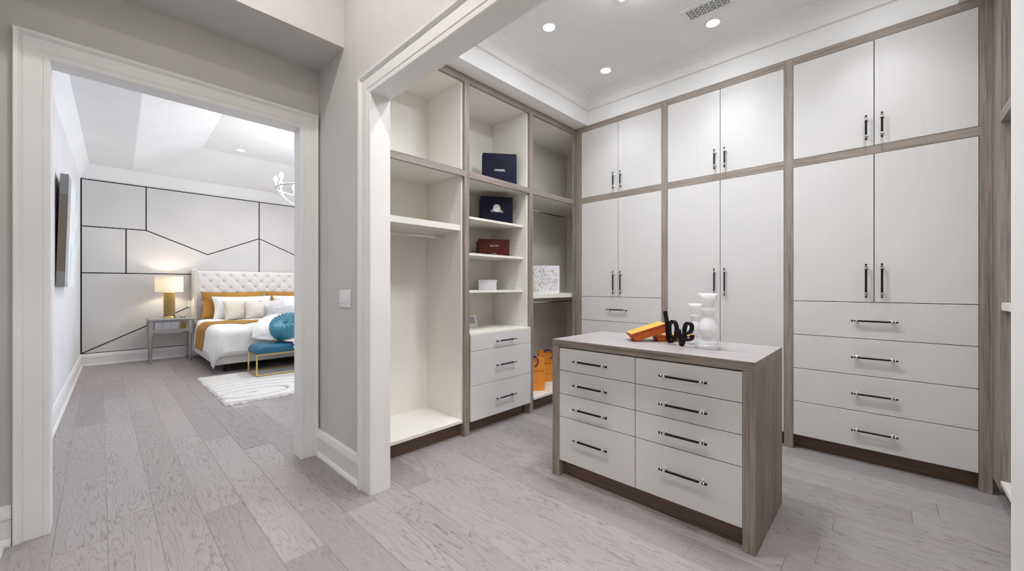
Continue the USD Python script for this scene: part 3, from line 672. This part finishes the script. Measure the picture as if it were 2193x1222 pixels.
# chandelier
CZ, CR, CC = 2.755, .50, (2.27, 6.4)
t = thing('chandelier', 'pale ring chandelier with candle bulbs, cut off by the door casing', 'chandelier', (*CC, 0))
obj('ring', tube([(CR * math.cos(a), CR * math.sin(a), CZ) for a in np.linspace(0, 2 * math.pi, 65)[:-1]], .013, 10, True), 'white_metal', t, smooth=40)
obj('hub', lathe([(0, 2.44), (.03, 2.45), (.035, 2.49), (.02, 2.53), (.012, 2.56), (.012, 3.55), (.07, 3.62), (.075, 3.648), (0, 3.648)], 24), 'white_metal', t, smooth=40)
for k in range(12):
    a = math.radians(195 + 30 * k); ca, sa = math.cos(a), math.sin(a)
    obj('arm', tube([(ca * r, sa * r, z) for r, z in ((.02, 2.50), (.12, 2.50), (.25, 2.525), (.36, 2.58), (.44, 2.66), (.485, 2.74))], .006, 8), 'white_metal', t, smooth=40)
    obj('candle_sleeve', lathe([(0, CZ), (.020, CZ + .005), (.022, CZ + .015), (.011, CZ + .02), (.010, CZ + .075), (0, CZ + .075)], 14, (ca * CR, sa * CR, 0)), 'white_metal', t, smooth=40)
    obj('bulb', lathe([(0, CZ + .075), (.012, CZ + .078), (.026, CZ + .105), (.030, CZ + .125), (.022, CZ + .15), (.006, CZ + .175), (0, CZ + .178)], 16, (ca * CR, sa * CR, 0)), 'candle', t, smooth=40)
# canvas on the left wall
d_ = np.array([0.0197, 1, 0]); d_ /= np.linalg.norm(d_); n_ = np.array([d_[1], -d_[0], 0])
t = thing('wall_art', 'deep canvas with blue and gold abstract brushwork on the left bedroom wall', 'painting', (XBL(5.72), 5.72, 1.30))
LN, HT, DP = .92, 1.08, .055
lean = .035
def canv(a0, a1, d0, d1, z0, z1):
    m = box(0, 1, 0, 1, 0, 1); v = np.asarray(m.vertices).copy(); out = []
    for aa, dd, zz in v:
        z_ = z0 + zz * (z1 - z0); out.append(d_ * (a0 + aa * (a1 - a0)) + n_ * (.004 + (d0 + dd * (d1 - d0)) + lean * .8 * z_ / HT) + np.array([0, 0, z_]))
    m.vertices = np.array(out); m.fix_normals(); return m
obj('side_panel', canv(0, .02, 0, DP, .14, HT - .19), 'canvas_side', t)
obj('side_corner', canv(0, .02, 0, DP, HT - .19, HT), 'canvas_grey', t); obj('side_corner', canv(0, .02, 0, DP, 0, .14), 'canvas_grey', t)
obj('stretcher', canv(.02, LN, 0, DP, 0, HT), 'canvas_grey', t)
M['art'] = mat('abstract_brushwork', {'t': ('texture_coordinate', {}), 'm': ('mapping', {'scale': (4.0, 11.0, 2.2)}), 'n': ('noise_texture', {'scale': 1.0, 'detail': 5.0, 'roughness': 0.6, 'distortion': 0.6}),
               'r': ('rgb_ramp', {'ramp': [(0.0, (0.12, 0.24, 0.34)), (0.36, (0.25, 0.42, 0.50)), (0.41, (0.52, 0.62, 0.64)), (0.47, (0.80, 0.80, 0.79)), (0.60, (0.82, 0.82, 0.81)), (0.60, (0.80, 0.79, 0.77)), (0.63, (0.74, 0.62, 0.34)), (0.68, (0.80, 0.79, 0.76))]}),
               'p': ('principled_bsdf', {'roughness': 0.6})}, [('t.object', 'm.vector'), ('m.vector', 'n.vector'), ('n.fac', 'r.fac'), ('r.color', 'p.base_color')])
obj('canvas_face', canv(-.012, LN + .012, DP + .002, DP + .020, -.01, HT - .045), 'art', t)
# wall outlet behind the nightstand
t = thing('wall_outlet', 'white outlet plate on the panelled wall beside the headboard', 'outlet', (1.165, ZB, .975))
obj('plate', box(-.045, .045, -.007, 0, -.062, .062, .003), 'white_plastic', t)
for z_ in (-.024, .024): obj('socket', box(-.017, .017, -.009, -.006, z_ - .014, z_ + .014, .001), 'white_plastic', t)

# ---- bed
BX0, BX1, BXC = 1.165, 3.375, 2.27
bed = thing('bed', 'ivory upholstered bed with tufted winged headboard and nailhead trim', 'bed', (BXC, 8.25, 0))
HB0, HB1, HBZ = 9.20, 9.39, 1.60
bx, bz = [], []
nu, nv = 150, 84
U, Vv = np.meshgrid(np.linspace(BX0 + .05, BX1 - .05, nu), np.linspace(.25, HBZ - .01, nv), indexing='ij')
btn = [(BX0 + .05 + .105 + .21 * i + (.105 if r % 2 else 0), HBZ - .10 - .115 * r) for r in range(6) for i in range(11) if BX0 + .1 < BX0 + .155 + .21 * i + (.105 if r % 2 else 0) < BX1 - .1]
dep = np.zeros_like(U)
for (a, b) in btn:
    q = np.hypot(U - a, (Vv - b)); dep += .024 * np.exp(-(q / .026) ** 2)
s1 = np.abs(((U - (BX0 + .155)) / .21 + (Vv - (HBZ - .10)) / .23 + .5) % 1 - .5); s2 = np.abs(((U - (BX0 + .155)) / .21 - (Vv - (HBZ - .10)) / .23 + .5) % 1 - .5)
dep += .004 * np.exp(-(s1 / .10) ** 2) + .004 * np.exp(-(s2 / .10) ** 2)
edge = np.minimum(np.minimum(U - U.min(), U.max() - U), HBZ - Vv); dep += .03 * np.exp(-edge / .03)
Pf = np.stack([U, HB0 + .04 + dep, Vv], -1); Pb = np.stack([U, np.full_like(U, HB1), Vv], -1)
obj('headboard', shell(Pf, Pb), 'fabric_head', bed, smooth=True, world=True)
obj('button', cat_([trimesh.creation.icosphere(1, .0085).apply_translation((a, HB0 + .062, b)) for a, b in btn]), 'fabric_head', bed, smooth=True, world=True, kind='stuff')
for xa, xb in ((BX0, BX0 + .055), (BX1 - .055, BX1)):
    obj('wing', box(xa, xb, HB0 - .06, HB1, .10, HBZ + .015, .012), 'fabric_head', bed, world=True)
nails = []
for xx in (BX0 + .014, BX0 + .041, BX1 - .014, BX1 - .041):
    for z_ in np.arange(.25, HBZ, .026): nails.append(trimesh.creation.icosphere(1, .0068).apply_translation((xx, HB0 - .060, z_)))
obj('nailhead', cat_(nails), 'nail', bed, smooth=True, world=True, kind='stuff')
for xa, xb in ((BX0 - .015, BX0 + .06), (BX1 - .06, BX1 + .015)): obj('side_rail', box(xa, xb, 7.22, HB0, .13, .36, .015), 'fabric_head', bed, world=True)
obj('foot_rail', box(BX0 - .015, BX1 + .015, 7.15, 7.22, .13, .36, .015), 'fabric_head', bed, world=True)
obj('slat_base', box(BX0 + .06, BX1 - .06, 7.22, HB0 + .03, .135, .34), 'darkwood', bed, world=True)
for xx in (BX0 + .15, BX1 - .15):
    for yy in (7.40, 9.1): obj('leg', lathe([(0, 0), (.028, 0), (.038, .13), (0, .13)], 16, (xx, yy, 0)), 'darkwood', bed, smooth=40, world=True)
MX0, MX1, MY0, MT = 1.26, 3.28, 7.24, .62
obj('mattress', box(MX0, MX1, MY0, 9.20, .345, MT, .04).apply_translation((-BXC, -8.2, -.345)), 'fabric_white', thing('mattress', 'white mattress under the duvet on the bed base', 'mattress', (BXC, 8.2, .345)))
def drape(A, Bq, off, ripple=.03, seed=1):
    """A: x position along the cloth, Bq: y position along the cloth; wraps over the mattress edges with radius r"""
    r = .115 + off; hx0, hx1, hy = MX0 - .02, MX1 + .02, MY0 - .02
    ox = np.where(A < hx0, A - hx0, np.where(A > hx1, A - hx1, 0)); oy = np.where(Bq < hy, Bq - hy, 0)
    d = np.hypot(ox, oy); dx, dy = ox / np.maximum(d, 1e-9), oy / np.maximum(d, 1e-9)
    ang = np.minimum(d / r, math.pi / 2); hang = np.maximum(d - r * math.pi / 2, 0)
    along = A * np.abs(dy) + Bq * np.abs(dx) + np.arctan2(dy, dx) * .3
    wob = np.sin(along * 17 + seed) * .6 + np.sin(along * 31 + 2 * seed) * .4
    out = (r * np.sin(ang) + hang * (.10 + ripple * 1.3 * wob)) * (1 - .45 * np.clip((Bq - 8.45) / .3, 0, 1))
    p3 = np.stack([A * 3.1, Bq * 3.1, np.zeros_like(A) + seed], -1)
    top = (meshkit.fbm(p3, 4, seed) - .5) * .07 * (1 - np.clip(hang * 3, 0, 1))
    z = MT + off + .045 + top - r * (1 - np.cos(ang)) - hang * .97
    return np.stack([np.clip(A, hx0, hx1) + dx * out, np.maximum(Bq, hy) + dy * out, z], -1)
A, Bq = np.meshgrid(np.linspace(MX0 - .47, MX1 + .47, 140), np.linspace(MY0 - .47, 9.05, 130), indexing='ij')
P = drape(A, Bq, .02); Q = drape(A, Bq, -.015)
dv = shell(P, Q); dv.apply_translation((-BXC, -8.1, -.3))
tag_ = thing('duvet', 'white rumpled duvet draped over the bed, hanging at side and foot', 'duvet', (BXC, 8.1, .3)); obj('cover', dv, 'fabric_white', tag_, smooth=True)
A, Bq = np.meshgrid(np.linspace(MX0 - .50, 2.75, 110), np.linspace(7.62, 8.22, 44), indexing='ij')
Bq2 = Bq + .10 * np.clip((MX0 - A) / .4, 0, 1) * (Bq - 7.9) + .02 * np.sin(A * 6)
fold = .012 * np.abs(np.sin((Bq - 7.62) / .60 * math.pi * 3.0))
P = drape(A, Bq2, .038) + np.stack([np.where(A < MX0, -fold, 0), 0 * fold, np.where(A >= MX0 - .1, fold, 0)], -1); Q = drape(A, Bq2, .024)
th = shell(P, Q); th.apply_translation((-BXC, -7.9, -.3))
obj('throw_cloth', th, 'fabric_mustard', thing('throw_blanket', 'mustard throw blanket folded across the white duvet', 'blanket', (BXC, 7.9, .3)), smooth=True)

def pillow(w, h, t, n=28, pinch=.07, seed=0):
    g = np.linspace(-1, 1, n); u, v = np.meshgrid(g, g, indexing='ij')
    X = w / 2 * u * (1 - pinch * np.cos(v * math.pi / 2)); Z = h / 2 * v * (1 - pinch * np.cos(u * math.pi / 2))
    T = t / 2 * np.clip((1 - np.abs(u) ** 2.6) * (1 - np.abs(v) ** 2.6), 0, 1) ** .5
    wr = (meshkit.fbm(np.stack([X * 9, Z * 9, X * 0 + seed], -1), 3, seed) - .5) * .025 * (T / (t / 2))
    return shell(np.stack([X, -T + wr, Z + h / 2], -1), np.stack([X, T, Z + h / 2], -1))
def put_pillow(name, label, cat, c, w, h, t, m, lean=20, rz=0, roll=0, seed=0, **k):
    p = pillow(w, h, t, seed=seed, **k); p.apply_transform(RM(math.radians(roll), (0, 1, 0), (0, 0, h / 2))); p.apply_transform(RM(-math.radians(lean), (1, 0, 0)))
    p.apply_translation((0, 0, -p.bounds[0][2])) 
    th_ = thing(name, label, cat, c, rz); obj('pillow_cover', p, m, th_, smooth=True); return th_
ZP = MT + .088
put_pillow('pillow', 'wide mustard pillow at the headboard, nearest the nightstand', 'pillow', (1.775, 9.03, ZP), 1.02, .50, .17, 'fabric_mustard', 12, seed=1)
put_pillow('pillow', 'wide mustard pillow at the headboard, on the far side of the bed', 'pillow', (2.80, 9.03, ZP), 1.02, .50, .17, 'fabric_mustard', 12, seed=2)
put_pillow('pillow', 'long white pillow leaning on the mustard pillow nearest the nightstand', 'pillow', (1.88, 8.80, ZP - .01), .96, .44, .20, 'fabric_white', 20, seed=3)
put_pillow('pillow', 'long white pillow on the far side, cut off by the door casing', 'pillow', (2.84, 8.77, ZP - .01), .92, .44, .20, 'fabric_white', 20, seed=4)
put_pillow('cushion', 'square cream cushion leaning on the long white pillow', 'cushion', (1.73, 8.57, ZP - .01), .40, .36, .16, 'fabric_cream', 24, rz=4, seed=5)
put_pillow('cushion', 'square pale beige cushion between the cream and the patterned one', 'cushion', (2.03, 8.44, ZP), .42, .34, .16, 'fabric_beige', 26, rz=-3, seed=6)
put_pillow('cushion', 'pale cushion half hidden behind the patterned lumbar cushion', 'cushion', (2.31, 8.62, ZP - .01), .44, .36, .15, 'fabric_beige', 22, seed=7)
M['pattern'] = mat('grey_knit_pattern', {'t': ('texture_coordinate', {}), 'm': ('mapping', {'scale': (38, 38, 38)}), 'w': ('wave_texture', {'scale': 1.0, 'distortion': 3.0, 'detail': 1.0, 'bands_direction': 'diagonal'}), 'v': ('voronoi_texture', {'scale': 1.3}),
                 'mx': ('mix', {'fac': 0.5}), 'r': ('rgb_ramp', {'ramp': [(0.38, (0.16, 0.17, 0.21)), (0.52, (0.74, 0.73, 0.73))]}), 'p': ('principled_bsdf', {'roughness': 0.8})},
                 [('t.object', 'm.vector'), ('m.vector', 'w.vector'), ('m.vector', 'v.vector'), ('w.color', 'mx.color1'), ('v.distance', 'mx.color2'), ('mx.color', 'r.fac'), ('r.color', 'p.base_color')])
put_pillow('cushion', 'long lumbar cushion with grey and white pattern, foremost on the bed', 'cushion', (2.42, 8.29, ZP - .01), .64, .26, .14, 'pattern', 28, rz=-4, seed=8)

# ---- bench, fur throw, round cushion
t = thing('bench', 'teal velvet bench on a gold frame at the foot of the bed', 'bench', (2.27, 6.64, .031))
SX0, SX1, SY0, SY1 = 1.505, 3.035, 6.40, 6.87
sx = np.linspace(-1, 1, 60); sy = np.linspace(-1, 1, 24); U, V2 = np.meshgrid(sx, sy, indexing='ij')
rnd = np.clip((1 - np.abs(U) ** 14) * (1 - np.abs(V2) ** 8), 0, 1) ** .4
zz = .39 + .062 * rnd
for (a, b) in [(-.7, 0), (-.35, 0), (0, 0), (.35, 0), (.7, 0)]: zz -= .014 * np.exp(-(((U - a) * .76) ** 2 + ((V2 - b) * .23) ** 2) / .0012)
Pt = np.stack([2.27 + U * .76, 6.635 + V2 * .232, zz], -1); Pb = np.stack([2.27 + U * .755, 6.635 + V2 * .228, np.full_like(U, .340)], -1)
obj('seat_cushion', shell(Pt, Pb), 'teal', t, smooth=45, world=True)
obj('seat_frame', cat_([box(SX0, SX1, SY0, SY0 + .02, .318, .338), box(SX0, SX1, SY1 - .02, SY1, .318, .338), box(SX0, SX0 + .02, SY0 + .02, SY1 - .02, .318, .338), box(SX1 - .02, SX1, SY0 + .02, SY1 - .02, .318, .338)]), 'gold', t, world=True)
for xa in (SX0, SX1 - .02):
    for ya in (SY0, SY1 - .02): obj('leg', box(xa, xa + .02, ya, ya + .02, .048, .318, .002), 'gold', t, world=True)
for ya in (SY0, SY1 - .02): obj('foot_bar', box(SX0, SX1, ya, ya + .02,   .031, .048, .002), 'gold', t, world=True)
for xa in (SX0, SX1 - .02): obj('foot_bar', box(xa, xa + .02, SY0 + .02, SY1 - .02,   .031, .048, .002), 'gold', t, world=True)
# fur throw
from scipy.interpolate import PchipInterpolator as PI_
path = np.array([(8.12, .752), (7.75, .757), (7.40, .752), (7.20, .73), (7.08, .67), (7.00, .58), (6.95, .505), (6.84, .478), (6.62, .480), (6.44, .478), (6.385, .455), (6.365, .40), (6.36, .345)])
left = np.array([2.16, 1.98, 1.80, 1.70, 1.63, 1.58, 1.60, 1.80, 1.90, 1.95, 1.97, 1.98, 2.0])
tt = np.concatenate([[0], np.cumsum(np.linalg.norm(np.diff(path, axis=0), axis=1))]); ts = np.linspace(0, tt[-1], 90)
yy = PI_(tt, path[:, 0])(ts); zz = PI_(tt, path[:, 1])(ts); ll = PI_(tt, left)(ts)
S, W_ = np.meshgrid(np.arange(90), np.linspace(0, 1, 80), indexing='ij')
Xf = ll[S] + W_ * (3.05 - ll[S]); nz = meshkit.fbm(np.stack([Xf * 14, yy[S] * 14, zz[S] * 14], -1), 4, 3)
ed = np.clip(np.minimum(np.minimum(W_, 1 - W_) * 14, np.minimum(S, 89 - S) / 6), 0, 1) ** .5
ty = np.gradient(yy, ts); tz = np.gradient(zz, ts); nrm_y, nrm_z = tz, -ty
sgn = np.where(nrm_z < 0, -1, 1); nrm_y, nrm_z = nrm_y * sgn, nrm_z * sgn; nrm_y = np.where(nrm_z < .15, -np.abs(nrm_y), nrm_y)
hgt = (.012 + .035 * nz) * ed
Xj = Xf + (meshkit.noise(np.stack([ts[S] * 30, W_ * 0, W_ * 0], -1), 5) - .5) * .05 * (1 - W_)
P = np.stack([Xj, yy[S] + nrm_y[S] * hgt, zz[S] + nrm_z[S] * hgt], -1); Q = np.stack([Xj, yy[S], zz[S]], -1)
fur = thing('fur_throw', 'fluffy white fur throw spilling from the bed onto the teal bench', 'throw', (2.4, 7.0, .4))
fm = shell(P, Q); obj('pelt', fm, 'fur', fur, smooth=True, world=True)
idx = nrng.integers(0, P.shape[0] * P.shape[1], 24000); base = P.reshape(-1, 3)[idx] + nrng.normal(0, .006, (24000, 3)) - np.array([2.4, 7.0, .4])
nn = np.stack([np.zeros(24000), nrm_y[S].reshape(-1)[idx], nrm_z[S].reshape(-1)[idx]], 1); dirn = nn * .6 + nrng.normal(0, .5, (24000, 3)) + np.array([-.25, -.2, -.15]) 
dirn /= np.linalg.norm(dirn, axis=1, keepdims=True); Ls = nrng.uniform(.012, .026, (24000, 1))
pts = np.stack([base, base + dirn * Ls * .5 , base + dirn * Ls + np.array([0, 0, -.35]) * Ls * .5], 1).reshape(-1, 3)
cv = UsdGeom.BasisCurves.Define(stage, str(fur.GetPath()) + '/fur_pile'); cv.CreateTypeAttr('linear'); cv.CreateCurveVertexCountsAttr([3] * 24000)
cv.CreatePointsAttr([Gf.Vec3f(*map(float, p)) for p in pts]); cv.CreateWidthsAttr([.0010]); cv.SetWidthsInterpolation('constant')
UsdShade.MaterialBindingAPI.Apply(cv.GetPrim()).Bind(M['fur']); tag(cv.GetPrim(), kind='stuff')
# round pleated cushion
na, nr = 120, 22
Aa, Rr = np.meshgrid(np.linspace(0, 2 * math.pi, na + 1), np.linspace(0, math.pi, nr), indexing='ij')
r_ = .205 * np.sin(Rr / 2) ** .8 if False else None
prof_r = np.concatenate([np.linspace(.004, .15, 9), .15 + .06 * np.sin(np.linspace(0, math.pi, 12))[1:-1], np.linspace(.15, .004, 9)])
prof_z = 1.75 * np.concatenate([.020 + .053 * np.sqrt(np.clip(np.linspace(0, 1, 9), 0, 1)), .073 * np.cos(np.linspace(0, math.pi, 12))[1:-1], -(.020 + .053 * np.sqrt(np.linspace(1, 0, 9)))])
aa = np.linspace(0, 2 * math.pi, na + 1); Aa, Ii = np.meshgrid(aa, np.arange(len(prof_r)), indexing='ij')
ple = 1 + .05 * np.sin(Aa * 20 + 14 * prof_r[Ii]) * np.clip(prof_r[Ii] / .1, 0, 1) + .03 * np.sin(Aa * 20 - 34 * prof_r[Ii])
Pc = np.stack([prof_r[Ii] * np.cos(Aa) * (1 + .2 * (ple - 1)), prof_r[Ii] * np.sin(Aa) * (1 + .2 * (ple - 1)), prof_z[Ii] * ple], -1)
cu = grid(Pc); cu.merge_vertices(); cu.fix_normals()
nc = np.array([-.38, -.36, .85]); nc /= np.linalg.norm(nc); e1 = np.cross((0, 0, 1), nc); e1 /= np.linalg.norm(e1); e2 = np.cross(nc, e1)
t = thing('round_cushion', 'round pleated teal velvet cushion lying on the white fur', 'cushion', (1.99, 6.70, .682))
M['teal_light'] = paint('light_teal_velvet', (0.06, 0.26, 0.36), 0.5, 0.1, 0.15, 100)
obj('cushion_cover', place(cu, (0, 0, 0), e1 * 1.16, e2 * 1.16, nc), 'teal_light', t, smooth=True)
b_ = trimesh.creation.icosphere(2, 1.0); b_.apply_scale((.02, .02, .012)); obj('button', place(b_, nc * .035, e1, e2, nc), 'teal_light', t, smooth=True)

# ---- rug
rx0, rx1, ry0, ry1 = .93, 3.6, 5.16, 6.96
nx, ny = 220, 150
U, V2 = np.meshgrid(np.linspace(rx0, rx1, nx), np.linspace(ry0, ry1, ny), indexing='ij')
ex = np.minimum(np.minimum(U - rx0, rx1 - U), np.minimum(V2 - ry0, ry1 - V2))
hh = .022 * np.clip(ex / .03, 0, 1) ** .5 + .007 * meshkit.fbm(np.stack([U * 40, V2 * 40, U * 0], -1), 3, 9)
cen = np.hypot((U - 1.25) * .62, (V2 - 5.55) * 1.1) + .22 * (meshkit.fbm(np.stack([U * 1.6, V2 * 1.6, U * 0], -1), 2, 4) - .5)
groove = np.exp(-((np.abs((cen / .17) % 1 - .5)) / .055) ** 2); hh -= .022 * groove
jx = (meshkit.noise(np.stack([V2 * 38, U * 0, U * 0], -1), 2) - .5) * .035; jy = (meshkit.noise(np.stack([U * 38, V2 * 0, U * 0], -1), 3) - .5) * .03
wE = np.clip(1 - ex / .05, 0, 1)
Pr = np.stack([U + jx * wE, V2 + jy * wE, np.clip(hh, .004, 1)], -1); Qr = Pr.copy(); Qr[..., 2] = .0008
rg = shell(Pr, Qr); rg.apply_translation((-2.27, -6.06, 0))
M['rug'] = mat('cream_shag', {'a': ('attribute', {'attribute': 'carving'}), 'm': ('mix', {'color1': (0.68, 0.665, 0.64), 'color2': (0.36, 0.33, 0.29)}), 'p': ('principled_bsdf', {'roughness': 0.9})}, [('a.fac', 'm.fac'), ('m.color', 'p.base_color')])
rp = obj('pile', rg, 'rug', thing('rug', 'white shaggy rug with carved wavy lines in front of the bed', 'rug', (2.27, 6.06, 0)), smooth=True)
gv = np.concatenate([groove.reshape(-1), np.zeros(groove.size)]).astype(np.float32)
UsdGeom.PrimvarsAPI(rp).CreatePrimvar('carving', Sdf.ValueTypeNames.FloatArray, 'vertex').Set(gv.tolist())

# ---- nightstand, lamp, dish
NX0, NX1, NY0, NY1, NT = .552, 1.115, 8.865, 9.30, .748
t = thing('nightstand', 'mirrored silver nightstand with turned legs beside the bed', 'nightstand', ((NX0 + NX1) / 2, (NY0 + NY1) / 2, 0))
obj('table_top', box(NX0 - .02, NX1 + .02, NY0 - .02, NY1, NT - .035, NT, .008), 'silver', t, world=True)
obj('top_mirror', box(NX0 + .01, NX1 - .01, NY0 + .01, NY1 - .03, NT, NT + .002), 'mirror', t, world=True)
obj('body', box(NX0 + .03, NX1 - .03, NY0 + .022, NY1 - .02, .55, NT - .036), 'silver', t, world=True)
ap = Polygon([(NX0 + .05, .58), (NX0 + .05, .52), (NX0 + .13, .52), (NX0 + .155, .495), (NX1 - .155, .495), (NX1 - .13, .52), (NX1 - .05, .52), (NX1 - .05, .58)])
obj('apron', place(prism(ap, .018), (0, NY0 + .022, 0), (1, 0, 0), (0, 0, 1), (0, -1, 0)), 'silver', t, world=True)
dr = obj('drawer', box(NX0 + .065, NX1 - .065, NY0 + .006, NY0 + .021, .556, .698, .004), 'silver', t, world=True)
q = [NX0 + .075, NX0 + .185, (NX0 + NX1) / 2, NX1 - .185, NX1 - .075]
for a, b in zip(q[:-1], q[1:]): obj('mirror_panel', box(a + .004, b - .004, NY0 + .003, NY0 + .0065, .566, .688, .001), 'mirror', dr, world=True)
obj('knob', lathe([(0, 0), (.006, 0), (.006, .01), (.014, .018), (.012, .028), (0, .032)], 16).apply_transform(RM(math.pi / 2, (1, 0, 0))).apply_translation(((NX0 + NX1) / 2, NY0 + .003, .627)), 'glass', dr, smooth=40, world=True)
for xx in (NX0 + .025, NX1 - .025):
    for yy in (NY0 + .022, NY1 - .03):
        obj('leg', cat_([lathe([(0, 0), (.014, 0), (.017, .02), (.020, .03), (.012, .045), (.013, .06), (.022, .42), (.024, .445), (.019, .455), (.026, .465), (.026, .475), (0, .475)], 16, (xx, yy, 0)), box(xx - .027, xx + .027, yy - .027, yy + .027, .475, NT - .036, .003)]), 'silver', t, smooth=30, world=True)
LX, LY, LZ = .828, 9.08, NT + .0022
t = thing('table_lamp', 'lit table lamp with white drum shade and gold woven base on the nightstand', 'lamp', (LX, LY, LZ))
obj('base', lathe([(0, 0), (.082, 0), (.084, .012), (.080, .03), (.074, .032), (.074, .425), (.080, .428), (.080, .445), (.02, .45), (0, .45)], 40), 'lampcore', t, smooth=30)
leaf = []
for k in range(16):
    for r in range(17):
        for s in (-1, 1):
            e = trimesh.creation.icosphere(1, 1.0); e.apply_scale((.0035, .0042, .0135)); e.apply_transform(RM(s * .75, (1, 0, 0)))
            e.apply_translation((.0765, s * .0075, .050 + r * .0222)); e.apply_transform(RM(2 * math.pi * k / 16, (0, 0, 1))); leaf.append(e)
obj('woven_leaf', cat_(leaf), 'gold', t, smooth=True, kind='stuff')
obj('base_ring', cat_([lathe([(.075, 0), (.085, 0), (.086, .014), (.08, .03), (.075, .03)], 40), lathe([(.074, .427), (.081, .427), (.081, .446), (.074, .446)], 40), rod((0, 0, .445), (0, 0, .53), .008)]), 'gold', t, smooth=40)
sh = lathe([(.190, .448), (.190, .722), (.187, .722), (.187, .448), (.190, .448)], 64)
obj('shade', sh, 'shade', t, smooth=40)
obj('bulb', trimesh.creation.icosphere(3, .030).apply_translation((0, 0, .58)), 'bulb', t, smooth=True)
t = thing('crystal_dish', 'small clear crystal dish beside the lamp on the nightstand', 'dish', (1.01, 9.06, NT + .0022))
obj('bowl', lathe([(0, 0), (.03, 0), (.05, .012), (.06, .03), (.056, .03), (.045, .016), (.0, .01)], 24), 'glass', t, smooth=40)
obj('stopper', lathe([(0, .02), (.012, .022), (.03, .035), (.02, .055), (.006, .07), (.010, .08), (0, .09)], 20), 'glass', t, smooth=40)
